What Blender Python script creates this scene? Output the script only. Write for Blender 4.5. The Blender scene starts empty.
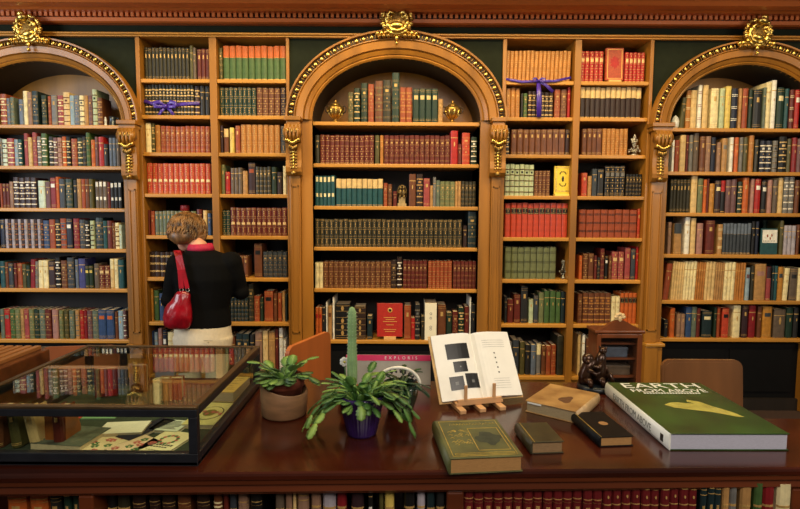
import bpy, bmesh, math, random
from mathutils import Vector, Matrix
random.seed(7)
S = bpy.context.scene
COL = S.collection
PI = math.pi

# ------------------------------------------------------------------ camera
F, PITCH, ROLL = 540.0, 0.0812, 0.0058
EYE = Vector((0, 0, 1.5))
cp, sp_, cr, sr = math.cos(PITCH), math.sin(PITCH), math.cos(ROLL), math.sin(ROLL)
VD = Vector((0, cp, -sp_)); U0 = Vector((0, sp_, cp)); R0 = Vector((1, 0, 0))
VR = R0*cr + U0*sr
VU = U0*cr - R0*sr
cam_d = bpy.data.cameras.new('camera'); cam = bpy.data.objects.new('camera', cam_d); COL.objects.link(cam)
cam_d.sensor_width = 36; cam_d.sensor_fit = 'HORIZONTAL'; cam_d.lens = F/800*36; cam_d.clip_start = .05
m = Matrix((VR, VU, -VD)).transposed().to_4x4(); m.translation = EYE
cam.matrix_world = m
S.camera = cam

# ------------------------------------------------------------------ light
S.view_settings.view_transform = 'Standard'; S.view_settings.look = 'None'
S.view_settings.gamma = 1; S.view_settings.use_curve_mapping = False
S.view_settings.exposure = 0.25
w = bpy.data.worlds.new('room_ambient'); S.world = w; w.use_nodes = True
w.node_tree.nodes['Background'].inputs[0].default_value = (.9, .86, .8, 1)
w.node_tree.nodes['Background'].inputs[1].default_value = .06
def area(name, loc, target, sx, sy, power, color, spread=PI):
    l = bpy.data.lights.new(name, 'AREA'); l.shape = 'RECTANGLE'; l.size = sx; l.size_y = sy
    l.energy = power; l.color = color; l.spread = spread
    o = bpy.data.objects.new(name, l); COL.objects.link(o); o.location = loc
    o.rotation_euler = (Vector(target)-Vector(loc)).to_track_quat('-Z', 'Y').to_euler()
    return o
WARM = (1, .75, .37); NEU = (1, .88, .74); DAY = (.90, .95, 1)
area('ceiling_lamp_middle', (-.1, 2.2, 3.75), (-.1, 4.0, 1.9), 1.3, .5, 62, WARM)
area('ceiling_lamp_right', (1.6, 2.2, 3.75), (1.7, 4.0, 1.9), 1.0, .5, 42, WARM)
area('ceiling_lamp_left', (-1.4, 2.2, 3.75), (-1.5, 4.0, 1.9), 1.0, .5, 30, WARM)
area('window_light_left', (-4.3, 1.2, 2.1), (-2.2, 4.0, 1.5), 1.6, 1.8, 75, DAY)
area('window_light_right', (3.6, .2, 2.4), (2.6, 4.0, 1.6), 1.2, 1.4, 36, NEU)
area('fill_light_behind', (.5, -1.3, 3.3), (0, 1.6, .9), 2.6, 1.2, 31, NEU, 2.0)  # added fill, high behind the camera, to brighten the whites on the table

# ------------------------------------------------------------------ projection helpers
def ray(px, py): return VR*((px-400)/F) - VU*((py-254.5)/F) + VD
def WY(px, py, y=4.0):            # point of the photograph on the plane at depth y
    d = ray(px, py); return EYE + d*(y/d.y)
def TZ(px, py, z):                # point of the photograph on the level z
    d = ray(px, py); return EYE + d*((z-1.5)/d.z)

# ------------------------------------------------------------------ materials
def lin(c):
    return tuple(((v/255)/12.92 if v/255 <= .04045 else ((v/255+.055)/1.055)**2.4) for v in c)+(1,)
MATS = {}
def mat(name, rgb, rough=.5, metal=0, var=.25, scale=40, coat=0, stretch=(1,1,1), bump=0, spec=.5, rgb2=None, obj_var=0):
    if name in MATS: return MATS[name]
    m = bpy.data.materials.new(name); m.use_nodes = True; MATS[name] = m
    nt = m.node_tree; b = nt.nodes['Principled BSDF']
    c = lin(rgb); b.inputs['Roughness'].default_value = rough; b.inputs['Metallic'].default_value = metal
    b.inputs['Coat Weight'].default_value = coat; b.inputs['Specular IOR Level'].default_value = spec
    b.inputs['Coat Roughness'].default_value = .12
    tc = nt.nodes.new('ShaderNodeTexCoord'); mp = nt.nodes.new('ShaderNodeMapping')
    mp.inputs['Scale'].default_value = stretch
    nt.links.new(tc.outputs['Object'], mp.inputs[0])
    n = nt.nodes.new('ShaderNodeTexNoise'); n.inputs['Scale'].default_value = scale; n.inputs['Detail'].default_value = 6
    nt.links.new(mp.outputs[0], n.inputs['Vector'])
    r = nt.nodes.new('ShaderNodeValToRGB')
    c2 = lin(rgb2) if rgb2 else tuple(v*(1-var) for v in c[:3])+(1,)
    c1 = c if rgb2 else tuple(min(1, v*(1+var)) for v in c[:3])+(1,)
    r.color_ramp.elements[0].position = .3; r.color_ramp.elements[1].position = .7
    r.color_ramp.elements[0].color = c2; r.color_ramp.elements[1].color = c1
    nt.links.new(n.outputs[0], r.inputs[0])
    nt.links.new(r.outputs[0], b.inputs['Base Color'])
    if bump:
        bp = nt.nodes.new('ShaderNodeBump'); bp.inputs['Strength'].default_value = bump; bp.inputs['Distance'].default_value = .002
        nt.links.new(n.outputs[0], bp.inputs['Height']); nt.links.new(bp.outputs[0], b.inputs['Normal'])
    return m
OAK = mat('oak', (150, 99, 30), .45, 0, .28, 9, .15, (1, 1, .12))
OAKH = mat('oak_across', (184, 128, 46), .45, 0, .22, 9, .1, (.1, 1, 1))
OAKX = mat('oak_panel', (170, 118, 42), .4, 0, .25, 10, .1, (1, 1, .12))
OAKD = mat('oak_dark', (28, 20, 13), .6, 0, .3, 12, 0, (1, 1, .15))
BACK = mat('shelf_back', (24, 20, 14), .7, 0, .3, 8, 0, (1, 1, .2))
CHERRY = mat('cornice_wood', (188, 102, 46), .4, 0, .22, 8, .15, (.08, 1, 1))
TABLE = mat('table_mahogany', (74, 28, 13), .2, 0, .4, 5, .35, (.35, 1.6, 1), rgb2=(36, 12, 6))
TABLEF = mat('table_edge_mahogany', (112, 54, 25), .32, 0, .4, 7, .25, (.12, 1, 1), rgb2=(70, 30, 14))
GREENW = mat('dark_green_paint', (27, 32, 21), .85, 0, .15, 20, spec=.15)
DARKP = mat('dark_plinth_paint', (12, 12, 13), .7, 0, .1, 20, spec=.15)
GOLD = mat('gilding', (232, 194, 104), .32, 1, .35, 60, 0, bump=.2)
GOLDD = mat('aged_gilding', (190, 152, 80), .38, .85, .5, 80, 0, bump=.2, rgb2=(96, 66, 26))
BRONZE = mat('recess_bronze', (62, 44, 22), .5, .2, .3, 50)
GILT = mat('gilt_tooling', (196, 158, 92), .45, .3, .2, 60)
FLOORM = mat('floor_carpet', (60, 40, 30), .9, 0, .3, 60)

# ------------------------------------------------------------------ mesh builder
class MB:
    def __init__(s): s.v = []; s.f = []; s.mi = []; s.ms = []; s.sm = []
    def m(s, mt):
        if mt not in s.ms: s.ms.append(mt)
        return s.ms.index(mt)
    def add(s, vs, fs, mt, M=None, smooth=False):
        o = len(s.v); i = s.m(mt)
        for v in vs:
            v = Vector(v); s.v.append(M @ v if M else v)
        for f in fs: s.f.append([o+k for k in f]); s.mi.append(i); s.sm.append(smooth)
    def box(s, x0, x1, y0, y1, z0, z1, mt, M=None):
        s.add([(x0,y0,z0),(x1,y0,z0),(x1,y1,z0),(x0,y1,z0),(x0,y0,z1),(x1,y0,z1),(x1,y1,z1),(x0,y1,z1)],
              [(0,3,2,1),(4,5,6,7),(0,1,5,4),(1,2,6,5),(2,3,7,6),(3,0,4,7)], mt, M)
    def bbox(s, x0, x1, y0, y1, z0, z1, b, mt, M=None):      # bevelled box
        bm = bmesh.new(); bmesh.ops.create_cube(bm, size=1)
        for v in bm.verts: v.co = Vector(((x0+x1)/2+v.co.x*(x1-x0), (y0+y1)/2+v.co.y*(y1-y0), (z0+z1)/2+v.co.z*(z1-z0)))
        bmesh.ops.bevel(bm, geom=bm.edges[:], offset=b, segments=2, affect='EDGES', profile=.5)
        s.bm(bm, mt, M)
    def bm(s, bm, mt, M=None, smooth=False):
        bm.verts.index_update()
        s.add([v.co.copy() for v in bm.verts], [[v.index for v in f.verts] for f in bm.faces], mt, M, smooth); bm.free()
    def prism(s, poly, z0, z1, mt, M=None, smooth=False):    # poly in xy, CCW
        n = len(poly)
        s.add([(p[0],p[1],z0) for p in poly]+[(p[0],p[1],z1) for p in poly],
              [list(range(n-1,-1,-1)), list(range(n,2*n))]+[(i,(i+1)%n,n+(i+1)%n,n+i) for i in range(n)], mt, M, smooth)
    def xprism(s, poly, x0, x1, mt, M=None, smooth=False):   # poly in yz
        n = len(poly)
        s.add([(x0,p[0],p[1]) for p in poly]+[(x1,p[0],p[1]) for p in poly],
              [list(range(n-1,-1,-1)), list(range(n,2*n))]+[(i,(i+1)%n,n+(i+1)%n,n+i) for i in range(n)], mt, M, smooth)
    def yprism(s, poly, y0, y1, mt, M=None):                 # poly in xz
        n = len(poly)
        s.add([(p[0],y0,p[1]) for p in poly]+[(p[0],y1,p[1]) for p in poly],
              [list(range(n)), list(range(2*n-1,n-1,-1))]+[(i,n+i,n+(i+1)%n,(i+1)%n) for i in range(n)], mt, M)
    def sphere(s, c, r, mt, seg=10, rings=7, M=None):
        if not hasattr(r, '__len__'): r = (r, r, r)
        bm = bmesh.new(); bmesh.ops.create_uvsphere(bm, u_segments=seg, v_segments=rings, radius=1)
        for v in bm.verts: v.co = Vector((c[0]+v.co.x*r[0], c[1]+v.co.y*r[1], c[2]+v.co.z*r[2]))
        s.bm(bm, mt, M, True)
    def lathe(s, c, prof, mt, seg=24, M=None, flute=0, nf=24):
        vs = []; fs = []
        n = len(prof)
        for i in range(seg):
            a = 2*PI*i/seg
            k = 1+flute*math.cos(nf*a)
            for r, z in prof: vs.append((c[0]+r*k*math.cos(a), c[1]+r*k*math.sin(a), c[2]+z))
        for i in range(seg):
            j = (i+1) % seg
            for q in range(n-1): fs.append((i*n+q, j*n+q, j*n+q+1, i*n+q+1))
        s.add(vs, fs, mt, M, True)
    def tube(s, pts, r, mt, seg=8, M=None, cap=True):
        pts = [Vector(p) for p in pts]; rs = r if hasattr(r, '__len__') else [r]*len(pts)
        vs = []; fs = []; up = Vector((0,0,1))
        prev = None
        for i, p in enumerate(pts):
            t = (pts[min(i+1,len(pts)-1)]-pts[max(i-1,0)]).normalized()
            if prev is None:
                a = t.cross(Vector((0,0,1)) if abs(t.z) < .9 else Vector((1,0,0))).normalized()
            else:
                a = (prev - t*prev.dot(t)).normalized()
            prev = a; b = t.cross(a)
            for k in range(seg):
                q = 2*PI*k/seg; vs.append(p+a*rs[i]*math.cos(q)+b*rs[i]*math.sin(q))
        for i in range(len(pts)-1):
            for k in range(seg):
                l = (k+1) % seg; fs.append((i*seg+k, i*seg+l, (i+1)*seg+l, (i+1)*seg+k))
        if cap: fs.append(list(range(seg-1,-1,-1))); fs.append([(len(pts)-1)*seg+k for k in range(seg)])
        s.add(vs, fs, mt, M, True)
    def mesh(s, name):
        me = bpy.data.meshes.new(name); me.from_pydata([tuple(v) for v in s.v], [], s.f)
        for mt in s.ms: me.materials.append(mt)
        for i, p in enumerate(me.polygons): p.material_index = s.mi[i]; p.use_smooth = s.sm[i]
        bm = bmesh.new(); bm.from_mesh(me); bmesh.ops.recalc_face_normals(bm, faces=bm.faces[:]); bm.to_mesh(me); bm.free()
        return me
    def build(s, name, parent=None, label=None, loc=None):
        o = bpy.data.objects.new(name, s.mesh(name)); COL.objects.link(o)
        if parent: o.parent = parent
        if label: o['label'] = label
        if loc is not None: o.location = loc
        return o
def tag(o, label=None, cat=None, group=None, kind=None):
    if label: o['label'] = label
    if cat: o['category'] = cat
    if group: o['group'] = group
    if kind: o['kind'] = kind
    return o
def empty(name, loc=(0,0,0), label=None, cat=None, group=None, rz=0):
    o = bpy.data.objects.new(name, None); COL.objects.link(o); o.location = loc; o.rotation_euler.z = rz; o.empty_display_size = .05
    return tag(o, label, cat, group)
def struct(o): o['kind'] = 'structure'; return o
def wpart(mb, name, root, label=None):            # mesh written in world coordinates, made child of an empty
    inv = root.matrix_basis.inverted()
    mb.v = [inv @ v for v in mb.v]
    return mb.build(name, root, label)
def text_mesh(s, size, mt, ext=.0003, M=None, font_sx=1.0, spacing=1.0):
    c = bpy.data.curves.new('t', 'FONT'); c.body = s; c.size = size; c.extrude = ext; c.resolution_u = 3
    c.align_x = 'CENTER'; c.align_y = 'CENTER'; c.space_character = spacing
    o = bpy.data.objects.new('t', c); COL.objects.link(o)
    bpy.context.view_layer.update()
    me = bpy.data.meshes.new_from_object(o.evaluated_get(bpy.context.evaluated_depsgraph_get()))
    bpy.data.objects.remove(o); bpy.data.curves.remove(c)
    mb = MB()
    mb.add([(v.co.x*font_sx, v.co.y, v.co.z) for v in me.vertices], [list(p.vertices) for p in me.polygons], mt, M)
    bpy.data.meshes.remove(me)
    return mb

# ------------------------------------------------------------------ the room
YW = 4.0           # plane of the bookcase faces
YB = 4.34          # backs of the shelves
def zt(py, px=400, y=YW): return WY(px, py, y).z
def xt(px, py=200, y=YW): return WY(px, py, y).x
XL, XR = -3.65, 3.65
fl = MB(); fl.box(XL, XR, -3, 4.4, -.05, 0, FLOORM); struct(fl.build('floor'))
wl = MB(); wl.box(XL, XR, 4.4, 4.5, 0, 3.9, GREENW); struct(wl.build('wall_back'))
ZTOP = zt(37.5, y=3.95)       # top of the bays
ZBAND = zt(33.2, y=3.945)
ZFRZ = zt(22, y=3.98)
tb = MB(); tb.xprism([(3.955, ZTOP), (3.955, ZTOP+.008), (3.94, ZTOP+.014), (3.94, ZBAND-.006), (3.95, ZBAND), (4.4, ZBAND), (4.4, ZTOP)], XL, XR, OAKH); struct(tb.build('trim_1'))
fz = MB(); fz.box(XL, XR, 4.0, 4.4, ZBAND, ZFRZ, GREENW); struct(fz.build('trim_2'))
# cornice
zc = [zt(23.5,y=3.93), zt(19,y=3.93), zt(14.2,y=3.93), zt(11.5,y=3.86), zt(8,y=3.8), zt(-2,y=3.7)]
cn = MB()
cn.xprism([(4.4, zc[0]), (3.95, zc[0]), (3.93, zc[0]+.006), (3.93, zc[1]), (3.945, zc[1]), (3.945, zc[2]), (3.87, zc[2]), (3.86, zc[3]), (3.83, zc[3]+.01), (3.80, zc[4]), (3.74, zc[4]+.004), (3.70, zc[4]+.03), (3.68, zc[5]), (3.6, zc[5]+.02), (3.6, zc[5]+.1), (4.4, zc[5]+.1)], XL, XR, CHERRY)
x = XL
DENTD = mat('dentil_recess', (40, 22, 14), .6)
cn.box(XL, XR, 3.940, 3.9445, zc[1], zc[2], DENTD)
while x < XR:
    cn.box(x, x+.021, 3.915, 3.9445, zc[1]+.004, zc[2], CHERRY); x += .038
struct(cn.build('trim_3'))
up = MB(); up.box(XL, XR, 3.98, 4.4, zc[5]+.1, 3.9, GREENW); struct(up.build('trim_4'))

# shelf heights in photo pixels (top edge at the shelf front)
LEFT = dict(cx=47, half=79, rows=[125, 166, 208, 248.5, 288.3, 339])
MID = dict(cx=396, half=81.5, rows=[122.3, 164, 206.3, 247.3, 288.7, 340])
RIGHT = dict(cx=738, half=73, rows=[128.5, 172, 213, 254.5, 300.5, 338])
SIDE = [80, 116, 153, 194, 235.5, 277.3, 321.5, 373.5]
PL = 3.93          # pilaster front
def ell(a, b, t): return (a*math.cos(t), b*math.sin(t))
def arch_bookcase(cfg, where, wl_px, wr_px):
    cx = cfg['cx']; ypx = 190
    xc = xt(cx, ypx); sc = 4.0/540*1.0033
    a = cfg['half']*sc
    zs = zt(cfg['rows'][0]-1, cx)
    b = 58.5*sc
    SU = 1 if where == 'middle' else .84; W = 25*sc*SU; KX = (1 if where == 'middle' else .95); WX = W*KX
    root = empty('arched_bookcase', (xc, 4.0, 0), 'built-in oak bookcase with a gilded crest, '+{'left':'left of the three arches, beside the person','middle':'the middle of the three arches','right':'the rightmost of the three arches'}[where], 'bookcase', 'arched built-in bookcases')
    z0 = zt(cfg['rows'][-1]+4, cx)
    # back panel, soffit
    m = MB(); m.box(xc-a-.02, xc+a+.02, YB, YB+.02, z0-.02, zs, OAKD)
    N = 40
    pts = [(xc+a*math.cos(PI*i/N), zs+b*math.sin(PI*i/N)) for i in range(N+1)]
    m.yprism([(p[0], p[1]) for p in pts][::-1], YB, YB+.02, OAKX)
    wpart(m, 'back_panel', root)
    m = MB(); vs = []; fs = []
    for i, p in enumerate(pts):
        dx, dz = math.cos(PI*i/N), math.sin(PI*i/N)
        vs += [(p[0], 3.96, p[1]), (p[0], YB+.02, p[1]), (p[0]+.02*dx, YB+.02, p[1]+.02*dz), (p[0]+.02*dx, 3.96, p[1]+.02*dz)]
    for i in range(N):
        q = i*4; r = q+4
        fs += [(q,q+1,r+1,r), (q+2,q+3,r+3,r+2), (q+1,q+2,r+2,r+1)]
    m.add(vs, fs, OAKD, None, True)  # soffit shade is put into its dark oak colour
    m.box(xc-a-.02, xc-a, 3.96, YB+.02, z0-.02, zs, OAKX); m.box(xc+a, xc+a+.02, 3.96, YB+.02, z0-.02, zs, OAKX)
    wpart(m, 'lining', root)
    # arch moulding: profile swept along the ellipse  (u outwards from the inner edge, y depth)
    prof = [(0,3.985),(0,3.955),(.012,3.945),(.022,3.95),(.026,3.94),(.05,3.925),(.056,3.935),(.062,3.915),(.108,3.905),(.114,3.912),(.118,3.9),(.124,3.9),(.126,3.915),(.168,3.915),(.170,3.895),(.182,3.893),(W,3.91),(W,3.963)]
    k = W/.186
    N = 64
    def sweep(pf, mt, mb):
        vs = []; fs = []; n = len(pf)
        for i in range(N+1):
            t = PI*i/N
            for u, y in [(u_ if u_ == W else u_*SU, y_) for u_, y_ in pf]: vs.append((xc+(a+u*KX)*math.cos(t), y, zs+(b+u)*math.sin(t)))
        for i in range(N):
            for q in range(n-1): fs.append((i*n+q, (i+1)*n+q, (i+1)*n+q+1, i*n+q+1))
        mb.add(vs, fs, mt, None, False)
    m = MB(); sweep(prof[:13], OAK, m); sweep(prof[13:], OAK, m)
    wpart(m, 'arch_moulding', root)
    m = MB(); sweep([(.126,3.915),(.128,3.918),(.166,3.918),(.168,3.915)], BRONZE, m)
    # eggs and darts evenly along the arc
    L = [0]; P = []
    for i in range(401):
        t = PI*i/400; P.append((xc+(a+.147*SU*KX)*math.cos(t), zs+(b+.147*SU)*math.sin(t), t))
        if i: L.append(L[-1]+math.hypot(P[i][0]-P[i-1][0], P[i][1]-P[i-1][1]))
    n = 38
    for k2 in range(n*2):
        s_ = (k2+.5)/(n*2)*L[-1]
        j = min(range(401), key=lambda q: abs(L[q]-s_)) if False else max(q for q in range(401) if L[q] <= s_)
        px_, pz_, t = P[j]
        if abs(t-PI/2) < .17: continue
        A = Matrix.Translation((px_, 3.912, pz_)) @ Matrix.Rotation(-(t-PI/2), 4, 'Y')
        if k2 % 2 == 0: m.sphere((0,0,0), (.0150,.013,.0175), GOLD, 10, 7, A)
        else:
            m.sphere((0,0,0), (.0045,.008,.018), GOLDD, 6, 5, A)
    wpart(m, 'egg_and_dart_band', root, 'gilded egg and dart beading')
    # spandrel panel
    m = MB(); hw_l, hw_r = xc-wl_px, wr_px-xc
    M_ = 60; vs = []; fs = []
    A_, B_ = a+WX-.02, b+W-.02
    xs = sorted([wl_px + (wr_px-wl_px)*i/M_ for i in range(M_+1)]+[xc-A_, xc+A_])
    for x in xs:
        u = (x-xc)/A_
        zl = zs + (B_*math.sqrt(max(0,1-u*u)) if abs(u) < 1 else 0)
        vs += [(x, 3.985, zl), (x, 3.985, ZTOP), (x, 4.01, zl), (x, 4.01, ZTOP)]
    for i in range(len(xs)-1):
        q = i*4; r = q+4
        fs += [(q,r,r+1,q+1), (q+2,q+3,r+3,r+2), (q,q+2,r+2,r)]
    m.add(vs, fs, GREENW)
    wpart(m, 'spandrel_panel', root)
    # shelves
    for i, r in enumerate(cfg['rows']):
        z = zt(r, cx); m = MB()
        m.bbox(xc-a, xc+a, 3.985, YB, z-.027, z, .004, OAKH)
        wpart(m, 'shelf', root)
    # pilasters, brackets
    zb = zt(cfg['rows'][-1]+3, cx)
    for sgn in (-1, 1):
        xi = xc+sgn*a; xo = xc+sgn*(a+WX+.005)
        xo = max(xo, wl_px+.001) if sgn < 0 else min(xo, wr_px-.001)
        xm = xc+sgn*(a+.085*(1 if KX == 1 else .45))
        m = MB()
        def bx(x0, x1, *r): m.box(min(x0,x1), max(x0,x1), *r)
        m.bbox(min(xi,xm), max(xi,xm), 3.955, 4.36, zb, zs, .006, OAK)
        m.bbox(min(xm,xo), max(xm,xo), PL, 4.36, zb, zs, .006, OAK)
        # raised frame on the pilaster face
        p0, p1 = min(xm,xo)+.012, max(xm,xo)-.012
        for (q0,q1,q2,q3) in ((p0,p0+.008,zb+.09,zs-.47),(p1-.008,p1,zb+.09,zs-.47),(p0,p1,zb+.09,zb+.1),(p0,p1,zs-.48,zs-.47)):
            m.box(q0, q1, PL-.008, PL+.003, q2, q3, OAK)
        wpart(m, 'pilaster', root)
        m = MB()
        m.bbox(min(xi,xo)-(.012 if sgn > 0 else 0), max(xi,xo)+(.012 if sgn < 0 else 0), PL-.03, 4.36, zb-.025, zb, .006, OAKH)
        m.bbox(min(xm,xo)-.0, max(xm,xo)+.0, PL-.02, 4.36, 0, zb-.025, .004, OAK)
        m.bbox(min(xi,xm), max(xi,xm), PL-.01, 4.36, 0, zb-.025, .004, OAK)
        wpart(m, 'pilaster_base', root)
        # capital + bracket
        m = MB()
        c0, c1 = (min(xm,xo)-.012, max(xm,xo)+.012)
        if KX < 1: c0, c1 = min(xi,xo)-.0, max(xi,xo)+.0
        if KX < 1 and sgn > 0: c0, c1 = c0+.015, c1+.03
        if KX < 1 and sgn < 0: c0, c1 = c0-.03, c1-.015
        m.bbox(c0-.006, c1+.006, 3.86, 3.96, zs-.018, zs+.012, .004, OAK)
        m.bbox(c0+.004, c1-.004, 3.875, 3.96, zs-.045, zs-.018, .004, OAK)
        wpart(m, 'capital', root)
        bx0 = (c0+c1)/2; hw = .056
        m = MB()
        # scroll console profile in yz
        pf = [(3.935, -.06), (3.86, -.06), (3.845, -.09), (3.842, -.13), (3.86, -.165), (3.885, -.19), (3.892, -.25), (3.895, -.31), (3.885, -.36), (3.89, -.39), (3.91, -.415), (3.935, -.42)]
        m.xprism([(y, zs+z+.015) for y, z in pf], bx0-hw, bx0+hw, OAK)
        m.tube([(bx0-hw-.004, 3.868, zs-.10), (bx0+hw+.004, 3.868, zs-.10)], .032, OAK, 14)
        for q in range(4): m.tube([(bx0-hw+.016+q*.0265, 3.862, zs-.05), (bx0-hw+.016+q*.0265, 3.842, zs-.08), (bx0-hw+.016+q*.0265, 3.838, zs-.125), (bx0-hw+.018+q*.025, 3.852, zs-.165)], [.006,.009,.009,.005], OAK, 8)
        for q in range(3): m.sphere((bx0+(q-1)*.03, 3.836, zs-.095), (.009,.007,.02), GOLDD, 8, 6)
        br = wpart(m, 'bracket', root)
        m = MB()
        for q in range(9):
            u = (q-4)/4
            m.sphere((bx0+u*.045, 3.858, zs-.165-.010*math.cos(u*PI)), (.011,.018,.014), GOLD, 7, 5)
        for q in range(5):
            u = (q-2)/2
            m.sphere((bx0+u*.024, 3.872, zs-.20-.012*(1-abs(u))), (.011,.016,.02), GOLDD, 7, 5)
        for q in range(6):
            zz = zs-.235-q*.022
            m.sphere((bx0, 3.888, zz), (.014-.001*q,.014,.014), GOLD, 7, 5)
            m.sphere((bx0-.018, 3.89, zz-.004), (.010,.009,.011), GOLDD, 6, 5); m.sphere((bx0+.018, 3.89, zz-.004), (.010,.009,.011), GOLDD, 6, 5)
        m.sphere((bx0, 3.885, zs-.385), (.022,.018,.02), GOLDD, 9, 6)
        for v in m.v: pass
        inv = root.matrix_basis.inverted(); m.v = [inv @ v for v in m.v]
        m.build('gilded_leaf', br)
    # dark plinth below the bottom shelf
    m = MB(); m.box(xc-a, xc+a, 4.03, YB+.02, .09, zb-.004, DARKP); m.box(xc-a, xc+a, 4.0, 4.05, 0, .09, OAKD)
    m.box(xc-a+.05, xc-.02, 4.02, 4.032, .14, zb-.07, DARKP); m.box(xc+.02, xc+a-.05, 4.02, 4.032, .14, zb-.07, DARKP)
    wpart(m, 'plinth', root)
    # crest: shell medallion, scrolls, acanthus
    cz = zs+b+W+(.055 if where == 'middle' else .042); m = MB(); tilt = {'left': -.3, 'middle': 0, 'right': .25}[where]
    A = Matrix.Translation((xc, 3.875, cz)) @ Matrix.Rotation(tilt, 4, 'Y') @ Matrix.Scale(1 if where == 'middle' else .88, 4)
    def T3(pts, r, mt, seg=7): m.tube(pts, r, mt, seg, A)
    ring = [(.098*math.cos(t), -.004, .098*math.sin(t)) for t in [PI*.62+i*2*PI*.88/36 for i in range(37)]]
    T3(ring, [.012+.004*math.sin(i*1.3) for i in range(37)], GOLD)
    ring = [(.072*math.cos(t)+.002, -.018, .066*math.sin(t)-.014) for t in [PI*.85+i*2*PI*.66/30 for i in range(31)]]
    T3(ring, [.016+.003*math.sin(i*1.1) for i in range(31)], GOLD)
    m.sphere((0, 0, -.012), (.085,.03,.085), GOLDD, 20, 12, A)
    m.sphere((0, -.024, -.045), (.05,.022,.026), GOLD, 14, 8, A)
    m.sphere((.0, -.02, .085), (.042,.034,.03), GOLD, 12, 8, A); m.sphere((0, -.03, .112), (.03,.022,.024), GOLD, 10, 7, A)
    for sg in (-1, 1):
        T3([(sg*.02,-.02,.03),(sg*.05,-.03,.045),(sg*.065,-.03,.02),(sg*.045,-.03,.002),(sg*.03,-.03,.016)], [.012,.013,.011,.009,.007], GOLD)
        for q in range(7):
            t = PI/2+sg*(.55+q*.33)
            m.sphere((.102*math.cos(t), -.006, .102*math.sin(t)), (.019,.018,.014), GOLDD if q % 2 else GOLD, 8, 6, A)
        for q in range(8):        # acanthus lying along the arch
            t = PI/2-sg*(.035+q*.021)
            ax, az = (a+.147*SU*KX)*math.cos(t), (b+.147*SU)*math.sin(t)
            m.sphere((xc+ax, 3.885, zs+az+(.012 if q % 2 else -.01)), (.022-.001*q,.02,.016), GOLD if q % 2 else GOLDD, 8, 6, Matrix.Identity(4))
    for q in range(3): m.sphere((xc, 3.875, zs+b+.15*SU-.034*q), (.018-.004*q,.016,.02-.003*q), GOLD, 8, 6)
    wpart(m, 'gilded_crest', root, 'gilded shell crest')
    return root, xc, a, zs, b, W

def side_bookcase(l0, l1, m0, m1, r0, r1, where):
    xs = [xt(v, 190) for v in (l0, l1, m0, m1, r0, r1)]
    cxp = (l0+r1)/2
    root = empty('tall_bookcase', ((xs[0]+xs[5])/2, 4.0, 0), 'tall two-bay oak bookcase '+('behind the person in the black top' if where == 'left' else 'right of the middle arch, behind the small glazed cabinet'), 'bookcase', None)
    for i in (0, 2, 4):
        m = MB(); m.bbox(xs[i], xs[i+1], 3.965, YB, 0, ZTOP, .003, OAK); wpart(m, 'upright', root)
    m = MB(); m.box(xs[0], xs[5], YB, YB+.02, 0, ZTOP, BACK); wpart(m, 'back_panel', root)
    for c, (a_, b_) in enumerate(((xs[1], xs[2]), (xs[3], xs[4]))):
        for r in SIDE:
            z = zt(r+(2.0 if where == 'right' else 0)*0 , 400)
            z = zt(r, 215 if where == 'left' else 215)
            m = MB(); m.bbox(a_, b_, 3.972, YB, z-.027, z, .004, OAKH); wpart(m, 'shelf', root)
    m = MB(); z = zt(SIDE[-1], 215)
    m.box(xs[1], xs[2], 3.985, 4.0, 0, z-.03, OAK); m.box(xs[3], xs[4], 3.985, 4.0, 0, z-.03, OAK); wpart(m, 'plinth', root)
    return root, xs

# side bays first: extents in pixels at y=190
bayL, xsL = side_bookcase(142, 146, 213.5, 220.5, 288.3, 291.3, 'left')
bayR, xsR = side_bookcase(499.5, 503.2, 569.5, 576, 642.8, 646.2, 'right')
aL = arch_bookcase(LEFT, 'left', XL+.05, xsL[0])
aM = arch_bookcase(MID, 'middle', xsL[5], xsR[0])
aR = arch_bookcase(RIGHT, 'right', xsR[5], XR-.05)

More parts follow.
